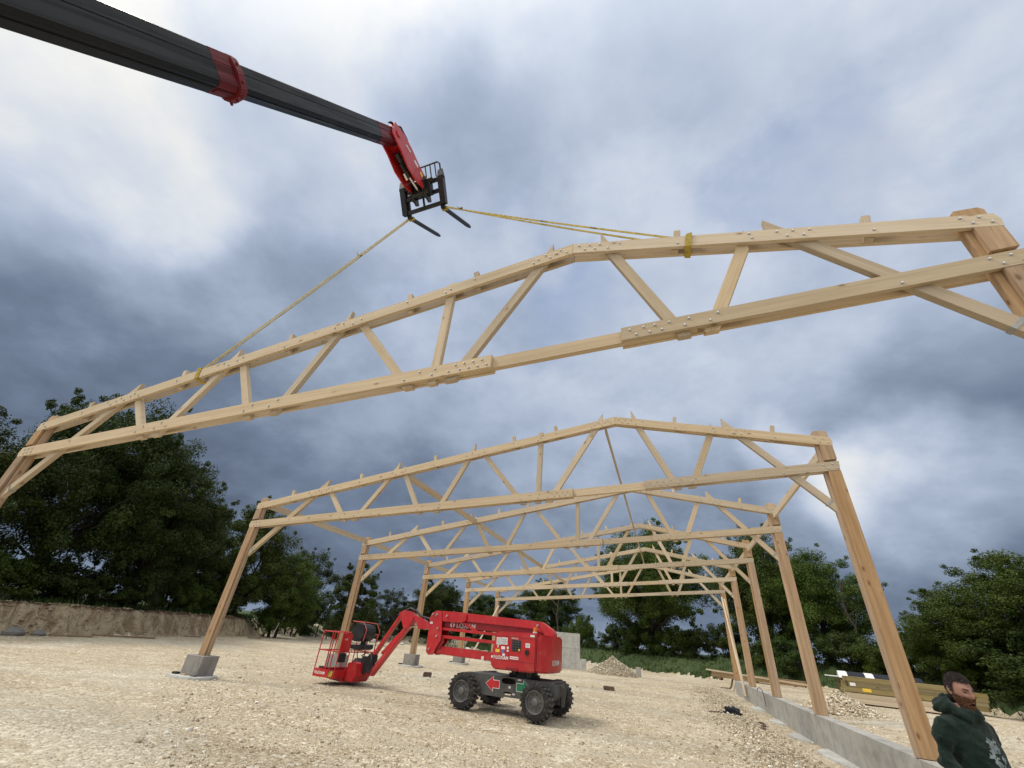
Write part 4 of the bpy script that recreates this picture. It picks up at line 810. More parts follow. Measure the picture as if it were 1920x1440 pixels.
# ------------------------------------------------------------------ telehandler
TH, EL = .062, .886
hh_ = Vector((math.sin(TH), math.cos(TH), 0)); ss_ = Vector((math.cos(TH), -math.sin(TH), 0)); zz_ = Vector((0, 0, 1))
EB = Vector((-4.238, 3.214, 9.82)); BASE = Vector((-4.238-hh_.x*7.3, 3.214-hh_.y*7.3, 0))
tele = empty('telehandler', BASE, 0, 'red and black telehandler whose long boom holds the nearest frame by yellow straps', 'telehandler')
def oriented(o, mtx):
    o.matrix_local = Matrix.Translation(-BASE) @ mtx; return o
def basis(x, y, z, org): m = Matrix((x, y, z)).transposed().to_4x4(); m.translation = org; return m
bd = hh_*math.cos(EL)+zz_*math.sin(EL); bu = -hh_*math.sin(EL)+zz_*math.cos(EL)
BM = basis(bd, -ss_, bu, EB)                        # x along the boom, y left, z up
def bsec(name, t0, t1, H, W, mat, par=tele, bev=.035, extra=None):
    mb = MB(); c = .3*W; poly = [(-W/2, -H/2+c*.55), (-W/2, H/2-.02), (-W/2+.02, H/2), (W/2-.02, H/2), (W/2, H/2-.02), (W/2, -H/2+c*.55), (W/2-c*.5, -H/2), (-W/2+c*.5, -H/2)]
    mb.prism(poly, t0, t1, 'x', bev=.004)
    for s_ in (-1, 1):
        mb.box((t0+.02, s_*W/2-.006, H*.12), (t1-.02, s_*W/2+.006, H*.12+.012)); mb.box((t0+.02, s_*(W/2-.02)-.02, -H/2+c*.35), (t1-.02, s_*(W/2-.02)+.028, -H/2+c*.35+.022), .006)
    mb.box((t0+.03, -.05, -H/2-.012), (t1-.03, .05, -H/2+.002))
    return oriented(mb.done(name, mat, par), BM)
bsec('inner_boom', -3.9, -.53, .305, .25, M_BOOM); bsec('inner_boom_end', -.55, .02, .309, .254, M_REDWORN)
bsec('middle_boom', -8.2, -3.78, .385, .31, M_BOOM2); bsec('middle_boom_end', -3.80, -3.50, .389, .314, M_REDWORN); bsec('outer_boom', -10.9, -7.4, .50, .41, M_RED)
def collar(t, H, W, th, mat, nm):
    mb = MB(); mb.prism([(-W/2-.015, -H/2-.0), (-W/2-.05, 0), (-W/2-.02, H/2-.03), (-W/2+.04, H/2+.035), (W/2-.04, H/2+.035), (W/2+.02, H/2-.03), (W/2+.05, 0), (W/2+.015, -H/2), (W/2-.06, -H/2-.05), (-W/2+.06, -H/2-.05)], t-th/2, t+th/2, 'x', bev=.012)
    for s_ in (-1, 1):
        for zc in (-.10, .09): mb.cyl((t, s_*(W/2+.02), zc), (t, s_*(W/2+.05), zc), .014, n=8)
    for yy in (-.1, 0, .1): mb.cyl((t, yy, -H/2-.07), (t, yy, -H/2-.04), .016, n=8)
    oriented(mb.done(nm, mat, tele), BM)
M_REDMID = simple('shaded_red_paint', (.15, .007, .011), .55, 0, .3, 6, (.10, .03, .025))  # collar red darkened in the colour to stand for shade under the boom
collar(-3.50, .37, .30, .11, M_REDMID, 'boom_collar'); collar(-7.4, .56, .46, .2, M_RED, 'boom_collar')
# jib head
PFK = Vector((-4.593, 4.689, 9.441)); TA = .572; FW = .894
fd = hh_*math.cos(TA)+zz_*math.sin(TA); fu = -hh_*math.sin(TA)+zz_*math.cos(TA)
mid = PFK+ss_*FW/2; JT = mid+fu*.42-fd*.05
jd = (JT-EB); JL = jd.length; jd.normalize(); ju = ss_.cross(jd).normalized()
JM = basis(jd, -ss_, ju, EB)
for s_ in (-1, 1):
    mb = MB(); mb.prism([(-.18, .16), (.14, .26), (.42, .235), (JL*.55, .18), (JL*.8, .14), (JL+.06, .11), (JL+.10, -.02), (JL, -.11), (JL*.7, -.29), (JL*.42, -.31), (.2, -.20), (-.12, -.15)], s_*.155-.014, s_*.155+.014, bev=.004); mb.cyl((0, s_*.16, .04), (0, s_*.19, .04), .07); mb.cyl((JL, s_*.16, 0), (JL, s_*.19, 0), .05)
    oriented(mb.done('jib_plate', M_RED, tele), JM)
mb = MB(); mb.prism([(-.16, .16), (.42, .19), (JL*.8, .11), (JL*.8, .07), (.42, .10), (.05, -.13), (-.10, -.13)], -.14, .14); oriented(mb.done('jib_web', M_RED, tele), JM)
mb = MB(); mb.cyl((.25, 0, -.13), (JL*.62, 0, -.17), .055); mb.cyl((.42, 0, -.20), (.60, 0, -.20), .035); oriented(mb.done('tilt_cylinder', M_BLACK, tele), JM)
mb = MB(); mb.cyl((JL*.62, 0, -.17), (JL+.02, 0, -.12), .028); mb.cyl((.62, .05, -.20), (.75, .05, -.22), .03); oriented(mb.done('cylinder_rod', M_CHROME, tele), JM)
mb = MB(); mb.box((.56, -.172, .03), (.70, -.170, .10)); oriented(mb.done('sticker', M_WHITE, tele), JM); mb = MB(); mb.box((.80, -.172, .0), (.90, -.170, .07)); oriented(mb.done('yellow_sticker', M_YEL, tele), JM)
mb = MB()
for k in range(3): mb.tube([(-.22, -.10+.03*k, .13), (-.02, -.165, .24+.02*k), (.22, -.16, .27), (.36, -.15, .14), (.34, -.06, -.02), (.4, .0, -.12)], .010, 6)
oriented(mb.done('hydraulic_hoses', M_BLACK, tele), JM); mb = MB(); mb.box((.24, -.18, .06), (.40, -.145, .10), .006); oriented(mb.done('hose_bracket', M_METAL, tele), JM)
# carriage (x right, y along the forks, z up the mast)
FM = basis(ss_, fd, fu, PFK)
mb = MB()
for x in (-.10, FW-.02): mb.prism([(-.10, .02), (-.10, .62), (-.04, .78), (.02, .62), (.0, .02)], x, x+.12, 'x')
mb.box((-.06, -.07, .30), (FW+.06, -.02, .38), .006); mb.box((-.06, -.07, .02), (FW+.06, -.02, .10), .006); mb.box((-.06, -.07, .54), (FW+.06, -.02, .61), .006); mb.box((FW/2-.02, -.06, .1), (FW/2+.02, -.03, .3)); mb.box((.16, -.2, .26), (FW-.16, -.06, .56), .02); mb.cyl((.12, -.16, .55), (FW-.12, -.16, .55), .06); mb.cyl((.2, -.22, .30), (FW-.2, -.22, .30), .045); mb.cyl((-.12, -.05, .60), (FW+.12, -.05, .60), .03)
for x in (.27, FW-.31): mb.prism([(-.30, .52), (-.22, .66), (-.06, .66), (-.03, .15), (-.12, .12), (-.24, .26)], x, x+.045, 'x'); mb.tube([(x, -.3, .7), (x+.03, -.34, .5), (x-.02, -.25, .25), (x+.02, -.12, .14)], .014, 6)
oriented(mb.done('fork_carriage', M_BLACK, tele), FM)
def fork(x):
    mb = MB(); mb.box((x-.05, -.025, -.02), (x+.05, .02, .66), .004); mb.prism([(x-.05, -.02), (x+.05, -.02), (x+.05, 1.16), (x+.025, 1.30), (x-.025, 1.30), (x-.05, 1.16)], -.045, -.005, 'z', bev=.004); mb.cyl((x, -.05, .6), (x, .03, .6), .04, n=10); oriented(mb.done('fork', M_BLACK, tele), FM)
fork(.02); fork(FW-.02)
mb = MB(); x0, x1 = .34, FW+.04
mb.tube([(x0, -.03, .60), (x0, -.03, .93), (x0+.03, -.03, .96), (x1-.05, -.03, .96), (x1, -.03, .91), (x1, -.03, .60)], .018, 8)
for i in range(1, 5): x = x0+(x1-x0)*i/5; mb.tube([(x, -.03, .60), (x, -.03, .955)], .013, 6)
mb.tube([(x0, -.03, .64), (x1, -.03, .64)], .013, 6)
oriented(mb.done('load_backrest', M_BLACK, tele), FM)
# machine body standing behind the photographer
lc = -BASE
def tb(name, a_, b_, mat, bev=.05): return MB().box(a_, b_, bev).done(name, mat, tele)
tb('chassis', (-1.1, -2.6, .55), (1.1, 3.0, 1.15), M_BLACK); tb('turntable', (-1.15, -2.3, 1.2), (1.15, 1.2, 1.75), M_RED); tb('engine_cover', (.35, -2.2, 1.76), (1.15, .9, 2.45), M_RED, .1)
cb = MB().box((-1.15, -.6, 1.76), (-.35, 1.15, 3.05), .12).done('cab', M_BLACK, tele); MB().box((-1.16, -.4, 2.1), (-.345, 1.0, 2.85), .04).done('cab_glass', simple('dark_glass', (.02, .03, .035), .08, 0, .05), cb)
tw = None
for x in (-1.05, 1.05):
    for y in (-1.7, 2.1):
        e = empty('wheel', (x, y, .62)); e.parent = tele
        MB().lathe([(.3, -.22), (.56, -.22), (.62, -.16), (.62, .16), (.56, .22), (.3, .22)], (0, 0, 0), n=32, caps=(0, 0), loop=True).done('tyre', M_TYRE, e, rot=(0, 0, PI/2)); MB().lathe([(.3, -.18), (.12, -.1), (.1, -.2)], (0, 0, 0), n=24, caps=(0, 1)).done('rim', M_RED, e, rot=(0, 0, -PI/2 if x > 0 else PI/2))
bb0 = -7.3/math.cos(EL)
mb = MB()
for s_ in (-1, 1): mb.prism([(-1.9, 1.2), (-2.3, 2.6), (-1.6, 2.75), (-.4, 1.3)], s_*.30-.02, s_*.30+.02, 'x')
mb.done('boom_mount', M_RED, tele)

# slings: a doubled flat web from each fork heel round the top chord and back
def sling(name, P0, P1, label, wrapx, side):
    P0 = Vector(P0); P1 = Vector(P1); e = empty(name, P1, 0, label, 'lifting strap', 'lifting straps')
    d = (P1-P0); L = d.length; off = Vector((0, .028, 0))
    for k, (o0, o1, sag) in enumerate(((Vector((0, -.05, 0)), Vector((0, -.115, 0)), .06), (Vector((0, -.01, .03 if side < 0 else .075)), Vector((0, .02 if side > 0 else -.07, .012)), .10))):
        mb = MB(); n = 20; pa = []
        for i in range(n+1):
            t = i/n; p = P0+o0+(d+o1-o0)*t; p.z -= sag*4*t*(1-t)*.5; tw_ = .5*math.sin(3*t+k)*.0
            u = d.normalized(); wv_ = Vector((-u.z, 0, u.x))*.019; yv = Vector((0, .003, 0))
            pa.append([mb.bm.verts.new(p-e.location+a_) for a_ in (-wv_-yv, wv_-yv, wv_+yv, -wv_+yv)])
        for A, B in zip(pa, pa[1:]):
            for j in range(4): mb.bm.faces.new((A[j], A[(j+1) % 4], B[(j+1) % 4], B[j]))
        mb.bm.faces.new(pa[0]); mb.bm.faces.new(pa[-1][::-1]); mb.done('webbing', M_STRAP, e)
    # wrap round the chord
    FMX = Matrix.Translation(frames[0].location) @ frames[0].rotation_euler.to_matrix().to_4x4()
    sl_ = .198 if wrapx < -.85 else -.188; zt = ztop(wrapx-X0)+.01; tv = Vector((1, 0, sl_)).normalized(); nv = Vector((-sl_, 0, 1)).normalized(); y0 = 4.548
    for k in range(3):
        c = Vector((wrapx-.02+.022*k*side, 0, zt-(0 if k < 2 else 0))); tt = (tv+nv*.16*(k-1)).normalized(); mb = MB()
        lp = [(-.012-.003*k, .012+.003*k), (.212+.003*k, .012+.003*k), (.212+.003*k, -.24-.003*k), (-.012-.003*k, -.24-.003*k)]
        for (ya, na), (yb, nb_) in zip(lp, lp[1:]+lp[:1]):
            a_ = FMX @ (Vector((c.x-X0, ya, c.z))+nv*na); b_ = FMX @ (Vector((c.x-X0, yb, c.z))+nv*nb_); q = (b_-a_).normalized(); wv_ = tv*.02; nn = q.cross(tv).normalized()*.003
            v_ = [mb.bm.verts.new(p-e.location) for p in (a_-wv_-nn, a_+wv_-nn, b_+wv_-nn, b_-wv_-nn, a_-wv_+nn, a_+wv_+nn, b_+wv_+nn, b_-wv_+nn)]
            for f_ in ((0, 1, 2, 3), (4, 7, 6, 5), (0, 4, 5, 1), (2, 6, 7, 3), (1, 5, 6, 2), (0, 3, 7, 4)): mb.bm.faces.new([v_[i] for i in f_])
        mb.done('wrap', M_STRAP, e)
    # loop over the fork
    mb = MB(); mb.box((-.062, -.035, -.06), (.062, .035, .01), .006); o = mb.done('fork_loop', M_STRAP, e); o.matrix_local = Matrix.Translation(-e.location) @ basis(ss_, fd, fu, PFK+ss_*(.02 if side < 0 else FW-.02)+fd*.07)
    m_ = P0+d*(.27 if side < 0 else .10); mb = MB(); mb.box((-.05, -.02, -.012), (.03, .02, .03), .006); mb.tube([(-.03, 0, .02), (-.08, 0, .06), (-.10, 0, .10)], .008, 6); mb.done('buckle', M_BLACK, e, m_-e.location+Vector((0, -.05, .03)))
    if side > 0:
        u = d.normalized()
        for t, s_ in ((.50, 'WLL 3T'), (.70, '1T 2.5M')):
            o = text(s_, .040, M_STRAPD, e, P0+d*t-e.location+Vector((0, -.0, 0)), name='strap_print'); p = P0+Vector((0, -.05, 0))+(d+Vector((0, -.065, 0)))*t; p.z -= .06*4*t*(1-t)*.5+.014; o.location = p-e.location+Vector((0, -.006, 0)); o.rotation_euler = (PI/2, -math.atan2(u.z, u.x), 0)
Ltip = PFK+ss_*.02+fd*.07-fu*.03; Rtip = PFK+ss_*(FW-.02)+fd*.07-fu*.03
sling('lifting_strap', Ltip, (-8.32, 4.648, ztop(-8.32-X0)+.02), 'long yellow lifting strap running down left from the forks to the hung frame', -8.34, -1)
sling('lifting_strap', Rtip, (.72, 4.648, ztop(.72-X0)+.02), 'long yellow lifting strap running right from the forks to the hung frame', .86, 1)

# ------------------------------------------------------------------ timber stacks, sheets and scraps
def zg(x, y): return gz(x, y)
def stack(x, y, rz, n, m, L, wd, ht, mat, label, z0=.16, lab=True, mat2=None):
    e = empty('timber_stack', (x, y, zg(x, y)), rz, label, 'timber stack', 'packs of timber beyond the low wall')
    mb = MB(); [mb.box((-L*k-.05, -.05, -.1), (-L*k+.05, n*wd+.05, z0)) for k in (-.4, 0, .4)]; mb.done('bearer', M_OLDWOOD, e)
    g = random.Random(int(x*10))
    for j in range(m):
        for i in range(n):
            s_ = g.uniform(-.12, .12); mb = MB(); mb.box((-L/2+s_, i*wd+.004, z0+j*ht+.003), (L/2+s_, (i+1)*wd-.004, z0+(j+1)*ht-.003), .004); mb.done('beam', mat, e)
    if lab:
        mb = MB(); mb.box((-L/2+.55, -.004, z0+ht*.3), (-L/2+.85, .002, z0+ht*.95)); mb.done('yellow_label', M_YEL, e); mb = MB(); mb.box((-L/2+.15, -.004, z0+ht*1.2), (-L/2+.35, .002, z0+ht*1.8)); mb.done('white_label', M_WHITE, e)
    return e
E_LIST = 0
stack(10.7, 29.3, R(-12), 4, 4, 5.4, .22, .17, M_GREENWOOD, 'long greenish timber pack behind, the one carrying the striped sheets', .14)
stack(9.15, 25.5, R(-14), 4, 3, 3.9, .22, .19, M_GREENWOOD, 'nearer greenish timber pack with a yellow label on its side', .40)
stack(9.05, 25.3, R(-14), 3, 2, 4.0, .28, .17, M_PINE, 'pale orange beams lying under the nearer greenish timber pack', .04, False)
stack(5.3, 37.6, R(-17), 4, 2, 5.6, .2, .16, M_OLDWOOD, 'low dark stack of boards behind the farthest right columns', .06, False)
plank('long_plank', (2.3, 37.2, .92), (9.4, 34.2, .62), .24, .08, M_PINE, 'long pale plank laid on the low dark board stack behind the right columns', 'plank')
e = empty('sheet_bundle', (10.3, 29.9, zg(10.3, 29.9)+.86), R(-12), 'bundle of black and white striped roofing sheets lying on the rear timber pack', 'sheet bundle')
def sh(x0, x1, mat, nm, dz=0):
    MB().prism([(-.62, .0), (-.55, .10), (-.2, .27), (.3, .30), (.75, .12), (.78, 0)], x0, x1, 'x', bev=.01).done(nm, mat, e)
xx = -2.1
for wd, mt, nm in ((.38, M_WHITE, 'white_sheet'), (.72, M_PLAST, 'black_sheet'), (.36, M_WHITE, 'white_sheet'), (.74, M_PLAST, 'black_sheet'), (.42, M_WHITE, 'white_sheet'), (.7, M_PLAST, 'black_sheet')): sh(xx, xx+wd-.006, mt, nm); xx += wd
mb = MB(); mb.box((-2.7, -.5, .02), (-2.12, .2, .06), .005); mb.done('white_sheet', M_WHITE, e)
def scrap(name, x, y, sz, rz, mat, label, cat, dz=0, tilt=0, group=None):
    mb = MB(); mb.box((-sz[0]/2, -sz[1]/2, 0), (sz[0]/2, sz[1]/2, sz[2]), min(sz)*.12)
    for v in mb.bm.verts: v.co += Vector([random.uniform(-.06, .06)*s for s in sz])
    o = mb.done(name, mat, None, (x, y, zg(x, y)+dz), (tilt, 0, rz)); return tag(o, label, cat, group)
scrap('brick', -9.3, 18.2, (.30, .14, .16), .3, M_RUST, 'small dark brown brick lying between the basket and the wheels of the red lift', 'brick')
scrap('brick', -2.84, 24.0, (.46, .2, .15), .3, M_RUST, 'small dark brick on the open gravel behind and right of the red lift', 'brick')
for i, (x, y, rz, L, lb) in enumerate(((-27.1, 15.6, 1.3, 1.5, 'leftmost of the weathered boards lying at the foot of the earth bank'), (-27.6, 18.3, 1.2, 2.6, 'second from left of the weathered boards lying at the foot of the earth bank'), (-29.0, 23.3, 1.2, .9, 'third from left of the weathered boards lying at the foot of the earth bank'), (-29.6, 28.8, 1.0, .9, 'rightmost of the weathered boards lying at the foot of the earth bank'))):
    scrap('board', x, y, (L, .14, .05), rz, M_OLDWOOD, lb, 'board', .02, 0, 'weathered boards at the foot of the bank')
e = empty('rag', (1.95, 20.4, zg(1.95, 20.4)), 0, 'crumpled dark plastic rag on the gravel inside the right wall', 'rag'); mb = MB(); mb.bm.from_mesh(bpy.data.meshes.new('t'))
bmesh.ops.create_icosphere(mb.bm, subdivisions=3, radius=.16)
for v in mb.bm.verts: k = 1+.55*math.sin(9*v.co.x*7+v.co.y*21)*math.cos(v.co.z*33); v.co = Vector((v.co.x*1.5*k, v.co.y*k, max(0, v.co.z+.04)*1.1*k))
mb.done('sheet', M_PLAST, e); mb = MB(); mb.tube([(-.15, 0, .03), (-.5, -.1, .04), (-.85, -.12, .02)], [.03, .02, .008], 6); mb.done('tail', M_PLAST, e)
mb = MB(); pts = [(2.65+.12*math.sin(i*.9), 19.8-i*.28, zg(2.65, 19.8-i*.28)+.05+.02*math.sin(i*2)) for i in range(7)]; mb.tube([(p[0], p[1], p[2]) for p in pts], [.02, .035, .03, .035, .04, .055, .05], 7); tag(mb.done('pipe', M_RUST, smooth=True), 'bent dark pipe lying in the gravel beside the low wall', 'pipe')
mb = MB(); mb.tube([(3.70, 24.6, .05), (3.69, 24.6, .40), (3.66, 24.6, .62), (3.60, 24.7, .70), (3.52, 24.8, .66), (3.50, 24.8, .58)], .014, 7); tag(mb.done('rebar_hook', M_RUST, smooth=True), 'rusty hooked reinforcing bar standing up against the low wall', 'rebar')
def boulder(x, y, s_, mat, label, sq=.7):
    mb = MB(); bmesh.ops.create_icosphere(mb.bm, subdivisions=3, radius=s_)
    for v in mb.bm.verts: k = 1+.22*math.sin(v.co.x*5/s_*.6+x)*math.cos(v.co.y*4/s_*.6)+.1*math.sin(v.co.z*9/s_); v.co *= k; v.co.z *= sq
    o = mb.done('boulder', mat, None, (x, y, zg(x, y)+s_*.2)); return tag(o, label, 'boulder', 'boulders at the site edge')
boulder(-27.2, 13.4, .36, M_ROCK, 'dark grey boulder at the foot of the bank by the left picture edge')
boulder(-27.4, 14.4, .24, M_ROCK, 'smaller grey stone beside the dark boulder at the left picture edge')
for (x, y, s_, lb) in ((-31.0, 46.5, .34, 'pale rock on the bank left of the third left column'), (-28.5, 48.5, .25, 'small pale rock on the bank just left of the third left column'), (-21.2, 50.5, .42, 'pale rock on the far gravel edge right of the third left column'), (-19.3, 50.9, .26, 'smaller pale rock at the far gravel edge behind the jib of the lift')): boulder(x, y, s_, M_CONCL, lb)
# fence left behind, wooden stakes with wire
fe = empty('wire_fence', (-33, 44, zg(-33, 44)), 0, 'old dark wooden post fence on the slope between the second and third left columns', 'fence')
fp = []
for i in range(7):
    x, y = -36.2+i*.95, 41.5+i*.6; z = zg(x, y); lean = random.uniform(-.12, .12); mb = MB(); mb.tube([(x+33, y-44, z-zg(-33, 44)-.2), (x+33+lean, y-44, z-zg(-33, 44)+random.uniform(1.4, 1.9))], .065, 7); mb.done('post', M_BARK, fe); fp.append(Vector((x+33+lean*.6, y-44, z-zg(-33, 44))))
mb = MB(); [mb.tube([p+Vector((0, 0, h_)) for p in fp], .012, 5) for h_ in (.5, .9, 1.3)]; mb.done('wire', M_RUST, fe)
for (x, y, h_, l_, lb) in ((-30.6, 31.4, 1.1, .35, 'thin pale stake leaning on the bank right of the second left column'), (-27.9, 44.2, 1.5, .12, 'grey stake standing left of the third left column')):
    mb = MB(); mb.tube([(0, 0, -.1), (l_, 0, h_)], .03, 6); tag(mb.done('stake', M_CONCL, None, (x, y, zg(x, y))), lb, 'stake', 'marker stakes')
scrap('crate', 17.2, 20.9, (1.0, .8, .7), .3, M_PINE, 'pale wooden crate end at the right picture edge before the hedge', 'crate')

# ------------------------------------------------------------------ person
PX, PY = 2.40, 5.68; FA = R(90-150)          # facing azimuth 128 deg -> to the right and a little towards the camera
pz = zg(PX, PY)
per = empty('person', (PX, PY, pz), FA, 'bearded man in a dark green hoodie standing by the low wall, looking right and down', 'person')
def skin_body(name, verts, edges, radii, mat, sub=2, par=per, root=0):
    me = bpy.data.meshes.new('t'); me.from_pydata(verts, edges, []); o = bpy.data.objects.new('t', me); COL.objects.link(o)
    m = o.modifiers.new('s', 'SKIN'); m.use_smooth_shade = True; m.branch_smoothing = .6
    for i, r in enumerate(radii): sv = me.skin_vertices[0].data[i]; sv.radius = r if isinstance(r, tuple) else (r, r); sv.use_root = (i == root)
    s_ = o.modifiers.new('u', 'SUBSURF'); s_.levels = s_.render_levels = sub
    dg = bpy.context.evaluated_depsgraph_get(); m2 = bpy.data.meshes.new_from_object(o.evaluated_get(dg)); bpy.data.objects.remove(o); m2.name = name; m2.shade_smooth(); m2.materials.clear()
    return link(name, m2, mat, par)
per.scale = ((1.61-pz)/1.635,)*3
# local axes: x forward, y left, z up
M_SKIN = simple('skin', (.34, .185, .135), .55, 0, .5, 18, (.27, .11, .08)); M_HOOD = None
def clothmat(name, c, c2):
    m, T = newmat(name); co = T.new('ShaderNodeTexCoord').outputs['Object']; a_ = T.noise(co, 5, 5, .6, .6); f = T.noise(co, 140, 2, .7)
    col = T.mix(T.smooth(a_, .35, .65), c, c2); col = T.mix(T.smooth(f, .4, .7, 0, .5), col, tuple(x*2.0 for x in c)); T.put(T.bsdf.inputs['Base Color'], col); T.bsdf.inputs['Roughness'].default_value = .95; T.bsdf.inputs['Specular IOR Level'].default_value = .1; T.bsdf.inputs['Sheen Weight'].default_value = .15
    fold = T.noise(T.vmath('MULTIPLY', co, (5, 5, 13)), 1, 4, .55, 1.3); bump(T, T.math('ADD', T.math('MULTIPLY', fold, 3.0), f), .6, .012); return m
M_HOOD = clothmat('green_hoodie', (.009, .020, .0145), (.0055, .012, .009)); M_TROU = clothmat('dark_trousers', (.018, .020, .024), (.011, .012, .015))
body_v = [(0, 0, .95), (.0, 0, 1.10), (.01, 0, 1.25), (.01, 0, 1.38), (.015, 0, 1.47), (.04, 0, 1.54),
          (0, -.17, 1.34), (-.045, -.255, 1.16), (.10, -.235, .96), (.19, -.21, .90),
          (0, .17, 1.34), (-.045, .255, 1.16), (.10, .235, .96), (.19, .21, .90),
          (0, -.10, .86), (.02, -.11, .50), (-.02, -.12, .10), (.12, -.13, .04), (0, .10, .86), (.02, .11, .50), (-.02, .12, .10), (.12, .13, .04)]
body_e = [(0, 1), (1, 2), (2, 3), (3, 4), (4, 5), (3, 6), (6, 7), (7, 8), (8, 9), (3, 10), (10, 11), (11, 12), (12, 13), (0, 14), (14, 15), (15, 16), (16, 17), (0, 18), (18, 19), (19, 20), (20, 21)]
body_r = [(.12, .15), (.12, .155), (.13, .165), (.12, .14), (.075, .08), (.062, .062), (.075, .075), (.055, .055), (.042, .042), (.032, .032), (.075, .075), (.055, .055), (.042, .042), (.032, .032), (.09, .09), (.06, .06), (.042, .042), (.04, .04), (.09, .09), (.06, .06), (.042, .042), (.04, .04)]
skin_body('body', body_v, body_e, [(a_*.6, b_*.6) if i not in (4, 5, 8, 9, 12, 13) else (a_, b_) for i, (a_, b_) in enumerate(body_r)], M_SKIN)
def grow(r, k): return [(a_*k+.012, b_*k+.012) for a_, b_ in r]
def voxel(name, mb, mat, vox=.011, it=7, par=per, fold=0.0):
    me = bpy.data.meshes.new('t'); mb.bm.to_mesh(me); mb.bm.free(); o = bpy.data.objects.new('t', me); COL.objects.link(o)
    m = o.modifiers.new('r', 'REMESH'); m.mode = 'VOXEL'; m.voxel_size = vox; m.use_smooth_shade = True
    m = o.modifiers.new('s', 'SMOOTH'); m.factor = .6; m.iterations = it
    dg = bpy.context.evaluated_depsgraph_get(); m2 = bpy.data.meshes.new_from_object(o.evaluated_get(dg)); bpy.data.objects.remove(o); m2.name = name; m2.materials.clear()
    n = len(m2.vertices); co = np.empty(n*3, np.float32); m2.vertices.foreach_get('co', co); co = co.reshape(-1, 3); no = np.array([v.normal[:] for v in m2.vertices])
    if fold:
        x, y, z = co.T; h_ = vnoise(y*1.0+x*.6+9, z*2.2+x+9, .085, 81)+.6*vnoise(y+x+5, z*2.0-y*.8+5, .042, 82)
        dist_arm = np.clip((np.abs(y)-.15)/.06, 0, 1); h_ = h_+dist_arm*.8*np.sin((z+.4*x)*95+4*np.sin(y*30))*np.exp(-((z-1.10)/.10)**2)*.5
        co = co+no*(h_*fold)[:, None]
    m2.vertices.foreach_set('co', co.astype(np.float32).ravel()); m2.update(); m2.shade_smooth(); return link(name, m2, mat, par)
def loft(mb, rings, n=28):
    rr = [[mb.bm.verts.new((cx+rx*math.cos(2*PI*k/n)*1.0, cy+ry*math.copysign(abs(math.sin(2*PI*k/n))**.88, math.sin(2*PI*k/n)), z)) for k in range(n)] for cx, cy, z, rx, ry in rings]
    for A, B in zip(rr, rr[1:]):
        for k in range(n): mb.bm.faces.new((A[k], A[(k+1) % n], B[(k+1) % n], B[k]))
    mb.bm.faces.new(rr[0][::-1]); mb.bm.faces.new(rr[-1])
mb = MB(); loft(mb, [(.015, 0, .84, .150, .185), (.015, 0, .90, .160, .195), (.02, 0, 1.02, .155, .190), (.02, 0, 1.15, .150, .190), (.01, 0, 1.28, .150, .198), (0, 0, 1.36, .138, .200), (-.005, 0, 1.415, .115, .180), (-.005, 0, 1.455, .092, .135), (.0, 0, 1.50, .078, .090)])
for s_ in (-1, 1): mb.tube([(-.005, s_*.10, 1.385), (-.008, s_*.185, 1.365), (-.03, s_*.235, 1.27), (-.045, s_*.262, 1.13), (.06, s_*.25, 1.01), (.165, s_*.218, .918)], [.070, .082, .076, .063, .056, .046], 18)
hoodie = voxel('hoodie', mb, M_HOOD, fold=.013)
tv_ = [(0, 0, .93), (0, -.10, .84), (.025, -.11, .50), (-.015, -.12, .10), (0, .10, .84), (.025, .11, .50), (-.015, .12, .10)]
skin_body('trousers', tv_, [(0, 1), (1, 2), (2, 3), (0, 4), (4, 5), (5, 6)], [(.17, .13), (.105, .105), (.08, .08), (.07, .07), (.105, .105), (.08, .08), (.07, .07)], M_TROU)
for s_ in (-1, 1):
    mb = MB(); mb.prism([(-.10, 0), (-.10, .10), (.02, .12), (.12, .08), (.19, .055), (.20, 0)], s_*.125-.05, s_*.125+.05, bev=.02); mb.done('boot', M_BLACK, per, smooth=True)
# collar / bunched hood
mb = MB(); gh = random.Random(9); NU, NV = 64, 18; rings = []
for i in range(NU):
    a_ = 2*PI*i/NU; back = (1-math.cos(a_))/2; cx, cy, cz = .078*math.cos(a_)+.012, .088*math.sin(a_)*(1+.22*back), 1.502-.030*math.cos(a_)+.012*math.sin(3*a_); rr = .044+.020*back**1.3; ring = []
    for j in range(NV):
        t = 2*PI*j/NV; r2 = rr*(1+.16*math.sin(5*a_+2*t)+.10*math.sin(11*a_-3*t)+.06*gh.uniform(-1, 1)); fl = 1.25 if math.cos(t) > 0 else .8
        ring.append(mb.bm.verts.new((cx+r2*fl*math.cos(t)*math.cos(a_), cy+r2*fl*math.cos(t)*math.sin(a_), cz+r2*.95*math.sin(t)-.45*r2*max(0, math.cos(t)))))
    rings.append(ring)
for i in range(NU):
    for j in range(NV): mb.bm.faces.new((rings[i][j], rings[(i+1) % NU][j], rings[(i+1) % NU][(j+1) % NV], rings[i][(j+1) % NV]))
mb.done('hood', M_HOOD, per, smooth=False).data.shade_smooth()
# print on the chest: pale worn splash
mb = MB()
def chest(u, v_):
    # point on the chest front, u sideways (left +), v height
    x = .178-.55*u*u-.02*abs(v_-1.22); return Vector((x, u, v_))
M_PRINT = simple('worn_print', (.22, .255, .27), .85, 0, .75, 34, (.05, .08, .075))
gpr = random.Random(4)
bp = hoodie.data
bm_ = bmesh.new(); bm_.from_mesh(bp); bm_.faces.ensure_lookup_table()
